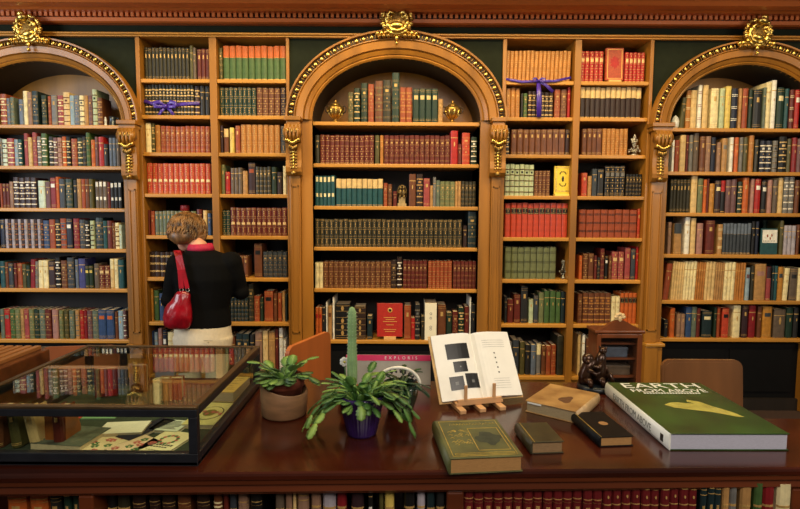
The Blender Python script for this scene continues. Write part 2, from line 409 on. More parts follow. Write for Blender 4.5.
# ------------------------------------------------------------------ shelved books
PAL = {  # word: (label words, sRGB)
 'rust': ('rust brown', (168,80,36)), 'bluegrey': ('blue-grey', (110,122,138)), 'grngrey': ('grey-green', (110,122,104)), 'cream': ('cream', (226,208,150)),
 'tanmauve': ('dusty tan', (160,124,100)), 'dkteal': ('dark teal', (30,56,60)), 'dkgreen': ('dark green', (38,62,40)), 'grey': ('grey', (128,126,122)),
 'maroon': ('maroon', (118,42,26)), 'ltblue': ('pale blue', (132,158,172)), 'tan': ('tan', (186,142,84)), 'mauve': ('mauve', (122,86,88)),
 'palegreen': ('pale green', (170,184,140)), 'brown': ('brown', (124,72,36)), 'mint': ('mint white', (190,206,180)), 'rose': ('rose red', (168,74,72)),
 'green': ('green', (80,112,58)), 'slate': ('slate grey', (66,74,82)), 'orange': ('orange', (206,106,36)), 'red': ('bright red', (188,34,26)),
 'dkgrey': ('charcoal', (46,46,46)), 'gbrown': ('grey-brown', (112,96,80)), 'plum': ('plum', (66,40,46)), 'crimson': ('crimson', (150,28,36)),
 'black': ('black', (26,26,26)), 'olive': ('olive', (98,92,46)), 'white': ('white', (226,222,206)), 'dkblue': ('navy', (32,40,66)),
 'blue': ('blue', (54,84,128)), 'teal': ('teal', (36,92,96)), 'violet': ('violet-blue', (72,74,136)), 'yellow': ('yellow', (214,184,80)),
 'dkolive': ('dark olive', (60,56,34)), 'goldtan': ('golden tan', (190,128,52)), 'redorg': ('red-orange', (198,70,34)), 'sage': ('sage', (122,128,84)),
 'amber': ('amber', (196,138,48)), 'dkbrown': ('dark brown', (62,38,26)), 'pink': ('dusty pink', (176,130,118)), 'coral': ('coral', (202,74,42)),
 'dkcrim': ('dark crimson', (122,26,30)), 'crmgreen': ('bottle green', (34,66,50)), 'lilac': ('pale lilac', (158,150,160)), 'straw': ('straw-coloured', (212,176,110)),
}
STW = {'p': '', 'b': 'with ribbed spine', 'l': 'with spine label', 'g': 'with gilt spine', 'o': 'with patterned gilt spine', 't': 'with two-colour spine', 'k': 'with black spine label', 'w': 'with white spine patches', 's': 'with striped spine'}
PAGES = mat('page_edges', (206,186,146), .85, 0, .15, 120, 0, (1,1,6))
def cover(c):
    rgb = PAL[c][1]; g_ = sum(rgb)/3; rgb = tuple(255*(max(0, (v*.86+g_*.14))/255)**(1.22 if g_ < 150 else 1.0) for v in rgb)
    return mat('cover_'+c, rgb, .48, 0, .22, 30, .05, spec=.4)
def shelf_book(mb, X, Y, Z, w, h, d, c, st, c2=None, lean=0.0, k=0):
    """one upright book, spine towards -y; X = centre of the spine, Y = spine front, Z = foot"""
    A = Matrix.Translation((X, Y, Z)) @ Matrix.Rotation(lean, 4, 'Y')
    C = cover(c); t = min(.0028, w*.12)
    n = 4; r = min(w*.28, .007)
    arc = [(-w/2*math.cos(PI*i/n), r-r*math.sin(PI*i/n)) for i in range(n+1)]
    # U shaped case: rounded spine + two boards
    inner = [(w/2-t, r+t*.8), (-w/2+t, r+t*.8)]
    outl = arc + [(w/2, d), (w/2-t, d), (w/2-t, r+t), (-w/2+t, r+t), (-w/2+t, d), (-w/2, d)]
    vs = [(x, y, 0) for x, y in outl]+[(x, y, h) for x, y in outl]; q = len(outl)
    fs = [(i, (i+1) % q, q+(i+1) % q, q+i) for i in range(q)]
    iR, iL = n, 0     # arc end indices
    # caps split in convex pieces
    def cap(o, flip):
        L = [[o+i for i in range(n+1)]+[o+n+3, o+n+4], [o+n, o+n+1, o+n+2, o+n+3], [o+n+4, o+n+5, o+n+6, o+0]]
        return [f[::-1] if flip else f for f in L]
    fs += cap(0, True)+cap(q, False)
    mb.add(vs, fs, C, A)
    mb.box(-w/2+t, w/2-t, r+t, d-.004, .002, h-.004, PAGES, A)
    def strip(z0, z1, mt, out=.0008, x=1.0):
        a2 = [(-w/2*x*math.cos(PI*i/n), r-(r+out)*math.sin(PI*i/n)-out*.3) for i in range(n+1)]
        vv = [(p[0], p[1], z0) for p in a2]+[(p[0], p[1], z1) for p in a2]
        k0 = len(a2)
        back = [(p[0], p[1]+out+.0006, z0) for p in a2]+[(p[0], p[1]+out+.0006, z1) for p in a2]
        ff = [(i, i+1, k0+i+1, k0+i) for i in range(k0-1)]
        o = 2*k0
        ff += [(k0+i, k0+i+1, o+k0+i+1, o+k0+i) for i in range(k0-1)]+[(o+i, o+i+1, i+1, i) for i in range(k0-1)]
        mb.add(vv+back, ff, mt, A)
    def dot(z, rr, mt, el=1.0):
        v = [(rr*math.cos(a)*.8, -.0018, z+rr*el*math.sin(a)) for a in [i*PI/3 for i in range(6)]]
        mb.add(v+[(p[0], .002, p[2]) for p in v], [tuple(range(5,-1,-1))]+[(i,(i+1)%6,6+(i+1)%6,6+i) for i in range(6)], mt, A)
    c2m = cover(c2) if c2 else None
    if st == 'b':
        for f in (.12, .3, .48, .66, .84):
            strip(h*f-.003, h*f+.003, c2m or C, .0022); strip(h*f+.0032, h*f+.0046, GILT, .0010); strip(h*f-.0046, h*f-.0032, GILT, .0010)
        strip(h*.72, h*.78, c2m or GILT, .0009, .6)
        if c2m or w > .03: dot(h*.57, w*.11, GILT); dot(h*.39, w*.11, GILT)
    elif st == 'l':
        strip(h*.68, h*.80, c2m or GILT, .0009, .9 if c2m else .5)
        for f in (.06, .1, .9, .95): strip(h*f, h*f+.0016, GILT, .0008)
    elif st == 'g':
        for f in (.04, .1, .26, .44, .62, .8, .95): strip(h*f, h*f+.0022, GILT, .0009)
        for f in (.18, .35, .53, .88): dot(h*f, w*.13, GILT, 1.4)
        if c2m: strip(h*.66, h*.78, c2m, .0009, .92)
    elif st == 'o':
        for f in (.03, .08, .3, .38, .62, .68, .92, .96): strip(h*f, h*f+.0018, GILT, .0009)
        for f in (.14, .2, .26, .5, .56, .74, .8, .86): dot(h*f, w*.15, GILT, .9)
        if c2m: strip(h*.40, h*.48, c2m, .0009, .92)
    elif st == 't':
        strip(h*.66, h*.998, c2m, .0009, 1.0); strip(h*.03, h*.05, GILT); strip(h*.655, h*.66, GILT, .0012)
    elif st == 'k':
        strip(h*.68, h*.86, cover('black'), .0009, .98); strip(h*.7, h*.71, GILT, .0013); strip(h*.83, h*.84, GILT, .0013)
        for i_ in range(2): dot(h*(.755+i_*.04), w*.12, GILT, .5)
    elif st == 'w':
        strip(h*.8, h*.96, c2m or cover('cream'), .0009, .85); strip(h*.3, h*.42, c2m or cover('cream'), .0009, .75)
    elif st == 's':
        for f in (.2, .24, .5, .54, .8, .84): strip(h*f, h*f+.004, c2m or cover('cream'), .0009)
    elif w > .014:
        strip(h*.78, h*.8, GILT); dot(h*.6, w*.12, GILT, 3)

ORD = ['', 'first', 'second', 'third', 'fourth', 'fifth', 'sixth', 'seventh', 'eighth', 'lowest', 'tenth']
ROWS = []
def row(name, zbase, cpx, text, rr=0, y=4.012, sc=None):
    """text: x0-x1[*n] colour[/colour2] style height[,lean]; everything in photo pixels, read at the plane of the spines"""
    for i, tk in enumerate(text.replace('\n', ' ').split(';')):
        tk = tk.split()
        if not tk: continue
        rng, cc, st, hh = tk[:4]; lean = float(tk[4]) if len(tk) > 4 else 0
        n = 1
        if '*' in rng: rng, n = rng.split('*')
        n = int(n); x0, x1 = map(float, rng.split('-')); c, c2 = (cc.split('/')+[None])[:2]
        ROWS.append(dict(row=name, z=zbase, x0=x0, x1=x1, n=n, c=c, c2=c2, st=st, h=float(hh), lean=lean, y=y, rr=rr))
def rows_for(cfgname, idx, z, ybase, text): pass
A1 = 'left arch'; A2_ = 'middle arch'; A3 = 'right arch'
NM = ['top shelf', 'second shelf', 'third shelf', 'fourth shelf', 'fifth shelf', 'bottom shelf']
NS = ['top shelf', 'second shelf', 'third shelf', 'fourth shelf', 'fifth shelf', 'sixth shelf', 'seventh shelf', 'bottom shelf']
LT = ["0-6.5 rust/cream b 30;6.5-10 bluegrey b 26;10-14 grngrey b 27;18.5-23 bluegrey p 25;23-27.5 cream s 33;27.5-32 tanmauve p 32;32-38 dkteal b 33;41-46 dkgreen b 29;48-51 rust b 28;51-57 grey l 29;57-63 rose/cream b 29;63-69.5 straw/brown b 32;69.5-74 ltblue p 29;74-79 bluegrey b 29;79-84 cream/slate b 29;84-88 tan b 29;88-92 mauve b 29;92-97 palegreen/dkgreen b 35;97-102 brown/tan b 27",
"0-2 grey b 27;2-7 mint/slate b 26;7-14 rose/cream b 27;14-18 ltblue b 26;18-21.5 teal/white b 26;24-28 rose p 32;28-32 straw b 28;32-36.5 rose b 33;37-41 grey/white b 29;41-46.5 green/white b 32;48.5-53 dkgrey/white b 29;53-57 mauve/white b 28;57-61.5 pink/brown b 28;62-66 orange/cream b 29;66-70 black/cream b 29;71-77 rust b 27;77-82 dkgreen/cream b 28;82-86 dkgrey b 29;86-90 green b 33;91-95 orange l 26;95-98 mauve p 29;98-103.5 red p 29;103.5-108 dkgrey p 22;109-116*2 bluegrey p 28;116-120 gbrown p 28",
"0-2 rust p 24;2-9*2 maroon l 24;9-13 tanmauve p 26;13-36*4 plum/white b 30;38-45 mint p 27;45-50 mauve p 26;50-56 crimson/white l 30;56-59 orange p 31;59-65 slate p 29;65-72 crmgreen b 29;73-77 dkgrey p 28;77-81 tan p 29;81-85 rust p 29;85-89 brown p 29;89-93 olive p 29;95-107*3 gbrown/white w 27;107-110 maroon p 26;110-122*3 black/white w 26",
"0-5 dkblue l 29;"+''.join(f'{5+6.4*k_}-{8.4+6.4*k_} lilac b 29;{8.5+6.4*k_}-{11.3+6.4*k_} plum/rust b 29;' for k_ in range(6))+"43-49 blue b 28;49-55 rust p 29;55-60 black/straw b 29;60-66 rust/blue b 30;66-72 dkblue/white l 30;73-79 crimson b 30;79-85 slate b 29;85-89 black/white b 28;90-94 palegreen/black b 28;95-103 dkteal b 31;103-107 teal p 28;107-112 maroon p 28;112-115 brown b 26;115-119 cream/brown b 26;119-122 mint p 24",  # thin lilac books paint the glossy highlight on the plum spines beside them
"0-5 teal p 27;5-8 brown p 26;8-13 slate l 25;14-17 maroon p 25;17-22 rust l 25;22-26 olive p 24;26-30 dkgreen p 23;30-35 crimson p 29 .05;35-38 grey b 27 .04;38-43 cream p 28 .03;43-48 cream p 28;48-55 plum/tan l 27;55-60 black/white b 31;61-67 brown b 28;67-74 slate b 31;75-78 bluegrey p 29;78-85 violet p 30;85-93*2 dkgreen/yellow l 23;94-99 gbrown p 25;99-110*2 maroon/straw g 23;110-114 straw/cream t 30;114-118 cream p 30;118-124 teal p 29",
"0-4 grngrey t/ 30;4-10 red/grngrey l 30;10-15 green b 30;15-20 sage b 30;20-24 tan b 30;24-29 rose l 30;29-34 sage b 30;34-39 crmgreen b 30;39-45 grngrey b 30;45-51 maroon b 30;52-58 pink p 30;59-63 sage b 29;64-68 olive b 29;69-74 grngrey b 29;75-79 tan/grey b 29;80-84 red b 29;84-87 crimson p 29;87-92 mauve b 29;92-98 grngrey b 29;98-114*2 blue/orange l 30;115-118 brown p 28;118-123 ltblue p 29;123-126 mauve/white b 29"]
for i, t in enumerate(LT): row(NM[i]+', left arch', zt(LEFT['rows'][i], LEFT['cx']), 60, t.replace('t/ 30', 'p 30'), i)
MT = ["348-353.5 olive b 29;354-360 dkgreen/straw b 33;361-367.5 dkgreen b 38;368-374 rust b 37;375-383 brown/olive b 40;383-391 dkolive b 41;392-399.5 crmgreen b 48;400-406 rust/goldtan b 34;406-412 rust/goldtan b 34;413-438*4 crmgreen/straw l 33;438-443 tan b 23",
"315-319.5 dkolive p 28;320-374*11 maroon g 28;375-379.5 olive p 28;380-383.5 goldtan p 28;384-450*13 maroon b 28;450.5-458 red p 33;458-461.5 maroon p 20;462-470 redorg b 31;471-477 dkgreen/white b 27",
"315-335*5 teal/cream w 30;336-383*9 teal/straw t 27;383.5-387.5 rust b 23;388-392 brown b 22;393-397 maroon p 15;409-416 brown p 32;416.5-423 dkbrown/tan b 32;423.5-430 rose l 28;430-433 tan p 21;433-436 grey p 29;436-440 grngrey p 26;440-455*3 sage b 25;455-461*2 tan l 25;461-476*4 dkolive b 25",
"315-462*31 dkolive o 28;463-467 dkbrown p 22;468-476.5 dkteal b 36",
"314.5-323*2 cream p 26;323-391*13 brown g 27;391-396.5 dkbrown b 28;397-402 dkbrown/white b 31;403-427*6 maroon b 28;428-452*6 rust g 28;453-477*6 maroon b 28",
"315-322*2 orange/red l 32;322-325.5 dkgrey p 32;326-327.5 white p 38;328-332 tan/brown l 34;332.5-334.5 white p 43;335-350 black g 36;354-366 dkbrown g 34;367-372.5 dkteal l 24;404-411 rust l 35;411-415 red p 22;415-420 dkgrey/grey b 36;421-424.5 dkolive p 24;437.5-446 brown l 36;446.5-452 dkgreen l 28;452.5-458 maroon b 29;458.5-464 dkgreen/straw b 33;464.5-469 maroon p 34;469.5-471 white p 44;471.5-477 dkgrey p 36"]
for i, t in enumerate(MT): row(NM[i]+', middle arch', zt(MID['rows'][i], MID['cx']), 396, t, i)
RT = ["681-686 olive p 30 .08;686-691 goldtan s 37;691-697 straw p 37;698-702 white/pink s 42;703-708.5 straw p 42;711-719 cream l 39;720-725 palegreen p 39;725.5-731 yellow p 41;731.5-738 dkblue/white s 39;739-742 tan p 39;742.5-748 rust p 39;749-753 dkgreen p 38;753.5-762 dkgrey l 38;763-766 grngrey p 40;766-771 cream p 45;771.5-776 white p 47;777-784 crmgreen/cream l 40;785-789 teal p 39;790-794.5 maroon/cream s 38;795-800 red/white l 38",
"672-674.5 white p 31;675-679.5 rust p 31;680-686 straw p 36;686-688.5 maroon p 36;689-693 grey p 36;693.5-699 gbrown p 38;700-706 brown l 35;706-711 tanmauve p 35;711.5-716 dkblue p 34;717-721 tanmauve p 29;722-727.5 tan/grey l 33;730-733.5 white p 34;735-739 orange p 34;739.5-743 grey p 34;743.5-748 olive p 34;749-754 goldtan p 36;755-759 dkolive p 32;760-772*2 dkblue/white b 31;773-778 grey/black b 31;779-787 black/straw b 35;787.5-791.5 olive p 33;792-797 crimson p 34;797-802 mauve p 33",
"670-690*6 dkolive l 33;691-697.5 straw p 37;698-703 sage p 34;703.5-707 orange p 33;707-709 maroon p 34;709.5-714.5 amber p 29;715-721 plum/cream l 32;721-725.5 black/red t 32;726-737*2 mauve p 33;738-742.5 dkgreen/straw b 31;743-749 orange l 35;751-754.5 pink p 34;755-761 red/white l 34;762-767 black/white l 32;768-772.5 pink p 33;773-778 gbrown p 33;778.5-783.5 straw p 35;784-794*2 grey/white b 36;795-800 brown p 33",
"668-671.5 tanmauve p 32;674-682 tan/slate t 31;685-690 white p 37;691-696 straw p 36;697-703 pink p 31;706-715 maroon l 34;718-722.5 tan s 30;723-751*8 slate/bluegrey t 31;752-755.5 black p 33;756-759 dkblue p 33;780-783.5 olive p 34;784-796*3 lilac p 29;797-800 brown p 30",
"665-671 rust p 37 .1;672-684*5 straw p 39 .04;684-696*4 cream p 39 .04;696-705*4 goldtan p 38.5 .04;705-715*3 straw p 39 .03;715-724*4 tan p 38.5 .03;724-735*3 cream p 38.5 .02;735-745*4 goldtan p 38 .02;745.5-750 ltblue/mauve l 33;751-754 dkolive p 35;754.5-766 tan/pink l 37;766.5-771 rose/plum t 34;772-774.5 dkteal p 35;774.5-777.5 teal p 35;778-783.5 amber/slate l 34;784-789 cream p 33 .04;790-798 gbrown/dkgrey l 33;798-802 cream p 33",
"664-668 dkgrey p 18;670-675 orange p 30;677-685*2 tanmauve l 24;686-692 blue p 31;692-697 grngrey p 31;697-700.5 maroon p 30;702-712 dkteal/cream l 27;714-716.5 dkgreen p 31;717-720 rust p 31;722-729 coral/black l 30;733-740.5 cream p 33;742-748 plum l 33;749-756 crimson p 33;758-762 brown p 32;762.5-772 amber/slate l 32;774-786 gbrown p 29;786.5-793 crmgreen p 31;794-799 dkgrey p 31"]
for i, t in enumerate(RT): row(NM[i]+', right arch', zt(RIGHT['rows'][i], RIGHT['cx']), 730, t, i)
AT = ["144-189*12 dkolive l 31;189.5-193 olive p 33;193-196 gbrown p 31;197-209.5*3 maroon l 30",
"144.5-194*14 dkolive/straw b 30;194.5-199.5 plum/straw b 29;200-209.5*2 dkgrey p 29",
"145-151 cream p 29;151.5-154.5 olive/straw b 29;155-160 goldtan b 27;160.5-210*10 rust b 26",
"145.5-210.5*12 coral/cream o 30",
"146-150 maroon p 25;150.5-154.5 rust p 24;155-182*7 grngrey l 24;190.5-196 sage p 24;196.5-201.5 maroon p 26;203-207 straw p 25;207.5-211 blue p 22",
"147.5-211*12 dkbrown/straw s 25",
"149-153 amber l 33;153.5-158.5 green p 31;159-164 blue p 28;165-211*7 brown l 29",
"150-154 blue p 43;154.5-158 ltblue p 42;158.5-162.5 pink p 46;163-167 dkblue/white l 44;168-212*7 cream p 42"]
BT = ["218.5-222.5 olive b 31;223-286*10 green/orange t 33",
"219-256*8 crmgreen o 28;256.5-280*4 brown g 28;280.5-286 plum g 28",
"219-223 plum p 27;223.5-228.5 brown/straw t 24;229.5-234 yellow p 25;235-240 rust l 27;240.5-280*7 goldtan o 28;280.5-286 slate o 27",
"219.5-224.5 sage l 29;225-230 red l 22;230.5-242*3 gbrown p 26;242.5-247.5 tan p 23;248-255 plum/rust l 31;255.5-271*4 dkolive b 27;271.5-276.5 dkgreen p 27;277-282 dkbrown p 22;283-286.5 cream p 28",
"221-230*2 crmgreen g 25;230.5-287*11 maroon/straw o 28",
"221-239*4 dkbrown p 24;239-248*2 brown l 22;254-262 brown/black l 34;263-287*5 slate b 26",
"222-230*2 dkgreen b 24;230.5-248*5 dkteal b 24;248.5-253.5 dkolive b 38;254-259.5 rust b 26;260-263 dkgreen p 24;264-273 rust/black l 31;273.5-277 brown p 29;277.5-281.5 rust l 29;282-285 tan p 31;285.3-287 dkteal p 28",
"222-235*2 brown p 38;236-249*2 dkteal b 41;250-254 dkgrey p 40;255-262 tanmauve p 43;262.5-268 straw p 44;268.5-275 tan p 43;275.2-278.2 maroon p 46;279-283 white p 47;283.5-286 white p 35"]
CT = ["505.5-571*16 goldtan o 30 .03",
"506-520*3 goldtan b 29;521-523 dkgrey p 24;523.5-527.5 green b 24;528-536*2 plum/straw b 26;536.5-553*4 dkbrown/straw b 25;554.5-560.5 rust b 28;561-567 brown b 28;567.5-570.5 red p 30",
"505-509.5 black/straw b 26;511-565*9 brown l 25;565.5-570.5 plum l 25",
"505-534*6 palegreen/black b 31;534.5-550*4 brown g 25",
"505-570.5*11 coral k 34",
"505-556*8 sage/dkolive s 32",
"504.5-507 dkgrey p 27;507.5-513.5 maroon p 24;514-520.5 maroon l 29;521-528 dkgrey l 37;529-533.5 palegreen l 24;534-538.5 slate l 28;539-544 sage p 31;544.3-549.5 green p 33;550-555.5 green p 33;556-560.5 green p 32;561-566 dkteal p 32;566.2-569 dkblue p 32",
"505-512 grey p 34;512.5-519 slate p 36;520-525 olive p 34;525.5-530.5 dkgrey p 31;531-536 bluegrey p 31;536.5-541 grey/cream t 32;541.5-546 brown l 30;546.2-551 rust l 30;551.3-556 rust b 31;557-567 dkolive/black s 40"]
DT = ["580.5-603.5*5 red/straw g 30;625-645*5 red/straw g 29",
"580-641.5*12 dkbrown/straw t 30",
"582-602*4 brown l 26;602.5-628*6 goldtan g 26",
"581.5-587.5 coral l 23;588-592 tan p 20;592.5-597.5 slate p 27;598-604 dkgrey l 27;605-625*4 black/grey g 30;626-644.5*5 black b 22",
"579-637*8 rust/black s 28;637.5-643.5 redorg l 29",
"579-582.5 orange p 24;583-588 brown g 26;588.5-594 brown l 26;594.3-597 maroon p 24;597.5-600 dkgrey b 22;600.5-604.5 maroon b 31;605-608 black/white l 24;609-611.5 brown b 24;612-618 rose/straw g 28;618.5-624 rose/straw g 28;625-630.5 rose l 32;631-635.5 slate l 31;636-642.5 red p 33",
"577.8-582.5 brown b 30;583-611*5 brown/goldtan b 31;611.5-620*2 cream p 28;620.5-641.5*4 orange k 31",
"577.5-580.5 straw p 42;582-585 white p 42;586-592 brown p 38;593-612*3 dkgreen l 38;613-628 tan p 40"]
for nm, T in (('bay behind the person', AT), ('bay left of middle arch', BT), ('bay right of middle arch', CT), ('bay left of right arch', DT)):
    for i, t in enumerate(T): row(NS[i]+', '+nm, zt(SIDE[i], 215), 0, t, i)

UT = {0: "4-24 orange b;27-46 orange b;48-60 dkgrey b;63-71 crmgreen l;71.5-79 crmgreen l;79.5-87 crmgreen l",
 1: "105-115 black p;116-129 dkolive p;131-145 dkbrown b;147-158.5 dkbrown b;160-174 dkbrown b;176-190 brown b;195-209 dkbrown b;213-222 brown s;223-228 maroon p;229-236 slate p;237-248 tanmauve b;250-262 black b;275-284 gbrown p;285-292 tanmauve p;292.5-296 straw p;297-309 tanmauve l;311-321 tanmauve p;322.5-336 lilac p;336.5-346.5 crimson p;351-364 plum p;368-373 black/white l;379-383.5 olive p;384.5-394.5 yellow p;404-415 black p;417-425.5 lilac p;427-435 dkteal p;436-445 dkgrey p",
 2: "464-603*14 dkcrim b;603.5-699*10 dkcrim g;700.5-722*3 dkteal l;722.5-730 tan p;731-738.5 grey p;741-753 tan p;754-763 green p;764-776 crimson p;777-792 cream p"}
for k_, t_ in UT.items():
    for tk_ in t_.split(';'):
        a_, b_, c_ = tk_.split(); n_ = 1
        if '*' in a_: a_, n_ = a_.split('*')
        x0_, x1_ = map(float, a_.split('-')); cc_, c2_ = (b_.split('/')+[None])[:2]
        ROWS.append(dict(row=['left','middle','right'][k_]+' compartment under the display table', z=.622, x0=x0_, x1=x1_, n=int(n_), c=cc_, c2=c2_, st=c_, h=17.0, lean=0, y=1.2, rr=0, Hm=.243+(.012 if (x0_ > 460) else 0)-(.008 if 100 < x0_ < 300 else 0)+random.uniform(-.004, .004)))
def px_x(px, z, y):       # world x of pixel column px for the point at height z on the plane y
    lo, hi = -6, 6
    for _ in range(30):
        mm = (lo+hi)/2; P = Vector((mm, y, z))-EYE
        if 400+F*P.dot(VR)/P.dot(VD) < px: lo = mm
        else: hi = mm
    return (lo+hi)/2
LIMIT = 289
random.seed(3)
segs = []
for r in ROWS:
    ys = r['y']; zc_ = r['z']+r['h']*.0037 if ys > 3 else .85
    a_, b_ = px_x(r['x0'], zc_, ys), px_x(r['x1'], zc_, ys)
    r['X0'], r['X1'] = a_, b_
    if ys > 3:      # keep inside the bay
        lims = [(aa[1]-aa[2], aa[1]+aa[2]) for aa in (aL, aM, aR)]+[(xsL[1], xsL[2]), (xsL[3], xsL[4]), (xsR[1], xsR[2]), (xsR[3], xsR[4])]
        mid_ = (a_+b_)/2
        for q0, q1 in lims:
            if q0-.02 <= mid_ <= q1+.02: r['X0'], r['X1'] = max(a_, q0+.003), min(b_, q1-.003)
    r['H'] = r.get('Hm') or r['h']*4.0/F
    r['area'] = (r['x1']-r['x0'])/r['n']*r['h']
    if r['x0'] < 0: r['area'] *= .4
hidden = lambda r: r['row'].endswith('person') and r['x0'] >= 164 and r['row'].split()[0] in ('sixth', 'seventh', 'bottom') or r['row'] == 'bottom shelf, bay left of right arch' and r['x0'] > 584 or r['row'] == 'bottom shelf, bay left of middle arch' and r['x0'] < 235
order = sorted([r for r in ROWS if not hidden(r)], key=lambda r: -r['area'])
cnt = 0; chosen = set()
for r in order:
    if cnt+r['n'] <= LIMIT: chosen.add(id(r)); cnt += r['n']
print('BOOKS', sum(r['n'] for r in ROWS), 'individual', cnt)
rest = MB(); used = {}
bylabel = {}
rowlist = {}
for r in ROWS: rowlist.setdefault(r['row'], []).append(r)
def words(r): return PAL[r['c']][0]
SHORT = {'b': 'ribbed', 'l': 'labelled', 'g': 'gilt', 'o': 'gilt-patterned', 't': 'two-colour', 'k': 'black-labelled', 'w': 'white-patched', 's': 'striped', 'p': 'plain'}
NUM = ['no', 'one', 'two', 'three', 'four', 'five', 'six', 'seven', 'eight', 'nine', 'ten', 'eleven', 'twelve', 'thirteen', 'fourteen', 'fifteen', 'sixteen', 'seventeen']
ORD = ['', 'first', 'second', 'third', 'fourth', 'fifth', 'sixth', 'seventh', 'eighth', 'ninth', 'tenth', 'eleventh', 'twelfth', 'thirteenth', 'fourteenth', 'fifteenth', 'sixteenth', 'seventeenth', 'eighteenth', 'nineteenth', 'twentieth', 'twenty-first', 'twenty-second', 'twenty-third', 'twenty-fourth', 'twenty-fifth']
labels = {}
def place_words(row): return row.replace('compartment under the display table', 'compartment under table')
def mk_label(r, k):
    """label of book k of a run: colour and binding first, then its neighbours or its place among its like, then the shelf"""
    L = sorted(rowlist[r['row']], key=lambda q: q['x0']); i = L.index(r); base = words(r); R_ = place_words(r['row'])
    alike = [q for q in L if words(q) == base and q['st'] == r['st']]
    tot = sum(q['n'] for q in alike); pos = k+1
    for q in alike:
        if q is r: break
        pos += q['n']
    if tot == 1:
        same = [q for q in L if words(q) == base]
        big = 'tall ' if r['h'] >= 35 else ('short ' if r['h'] <= 24 and r['y'] > 3 else '')
        if len(same) == 1 and same[0]['n'] == 1: return f"{big}{base} {SHORT[r['st']]} book, the only {base} one, {R_}"
        nb = words(L[i-1]) if i else None
        return f"{big}{base} {SHORT[r['st']]} book" + (f" right of {'an' if nb[0] in 'aeiou' else 'a'} {nb} one, {R_}" if nb else f", leftmost book, {R_}")
    if pos == 1: w_ = f"leftmost of {NUM[tot] if tot < 18 else 'the row'}"
    elif pos == tot: w_ = f"rightmost of {NUM[tot] if tot < 18 else 'the row'}"
    else: w_ = f"{ORD[pos]} from left of {NUM[tot] if tot < 18 else 'many'}"
    if tot >= 18: w_ = w_.replace(' of many', '').replace(' of the row', '')
    return f"{base} {SHORT[r['st']]} volume, {w_} alike, {R_}"
for r in ROWS:
    wpx = (r['X1']-r['X0'])/r['n']
    proto = None
    yb = 4.008 if r['y'] > 3 else r['y']-.004
    for k in range(r['n']):
        X = r['X0']+wpx*(k+.5)
        h = r['H']*(1+random.uniform(-.012, .012) if r['n'] > 1 else 1); d = min(.24, max(.12, r['H']*.68))
        dy = random.uniform(0, .006)
        w_ = wpx*.95-.0006
        X2 = X - math.sin(r['lean'])*r['H']*.5
        if id(r) in chosen:
            if proto is None:
                mb = MB(); shelf_book(mb, 0, 0, 0, w_, r['H'], d, r['c'], r['st'], r['c2'])
                proto = mb.mesh('book')
            o = bpy.data.objects.new('book', proto); COL.objects.link(o)
            o.location = (X2, yb+dy, r['z']+.0003); o.rotation_euler.y = r['lean']
            o.scale.z = h/r['H']
            l = mk_label(r, k)
            if len(l.split()) > 16: l = l.replace('the only', 'only')
            if len(l.split()) > 16: l = l.replace(' alike', '')
            if len(l.split()) > 16: l = l.replace(' volume,', ',')
            if len(l.split()) > 16: l = l.replace(', only '+words(r)+' one,', ',')
            if len(l.split()) > 16: l = l.replace('right of', 'by')
            if len(l.split()) > 16: print('LONG', l)
            if l in labels: print('DUP', l)
            labels[l] = 1
            tag(o, l, 'book', 'books, '+r['row'])
        else:
            shelf_book(rest, X2, yb+dy, r['z']+.0003, w_, h, d, r['c'], r['st'], r['c2'], r['lean'])
tag(rest.build('books'), 'the many narrower old volumes filling the rest of the oak wall shelves', 'books', None, 'stuff')

# ------------------------------------------------------------------ face-out books and ornaments on the shelves
def flat_book(name, label, group, w, h, t, cmat, loc, tiltx=0, rz=0, deco=None):
    """a book standing with its front cover to the room; origin at the foot"""
    root = empty(name, loc, label, 'book', group); root.rotation_euler = (tiltx, 0, rz)
    m = MB(); m.bbox(-w/2, w/2, 0, .0028, 0, h, .001, cmat); m.bbox(-w/2, w/2, t-.0028, t, 0, h, .001, cmat)
    m.prism([(-w/2+.001, .0015), (-w/2-.004, t*.3), (-w/2-.004, t*.7), (-w/2+.001, t-.0015)][::-1], 0, h, cmat)
    m.build('cover', root)
    m = MB(); m.box(-w/2+.002, w/2-.004, .003, t-.003, .003, h-.003, PAGES); m.build('page_block', root)
    if deco: deco(root, w, h)
    return root
REDC = mat('red_cloth', (172, 36, 24), .5, 0, .15, 60)
GILTL = mat('gilt_blocking', (222, 178, 92), .4, .3, .2, 80)
def red_deco(root, w, h):
    m = MB(); A = Matrix.Translation((0, -.0006, h*.80)) @ Matrix.Rotation(PI/2, 4, 'X')
    m.lathe((0,0,0), [(0,.001),(.016,.001),(.018,0)], GILTL, 20, A); m.lathe((0,0,.0008), [(0,.001),(.010,.001),(.011,0)], cover('dkbrown'), 16, A)
    for i, (z, ww) in enumerate(((.58,.5),(.52,.34),(.46,.56),(.36,.3),(.22,.5),(.16,.4))):
        m.box(-w*ww/2, w*ww/2, -.0008, 0, h*z-.0022, h*z+.0022, GILTL)
    m.build('gilt_emblem', root)
zr = zt(MID['rows'][5], MID['cx'])
x0, x1 = px_x(377.5, zr+.1, 4.03), px_x(402.5, zr+.1, 4.03)
flat_book('book', 'large red book facing out on the bottom shelf of the middle arch', None, x1-x0, 34*4/F, .03, REDC, ((x0+x1)/2, 4.012, zr+.022), -.03, 0, red_deco)
CARD = mat('cream_card', (214, 170, 104), .8, 0, .06, 60)
m = MB(); m.bbox(-.046, .046, 0, .05, 0, .024, .002, CARD); tag(m.build('card_holder', None, None, ((x0+x1)/2-.0, 4.003, zr+.0005)), 'small cream card stand under the facing red book, middle arch', 'card')
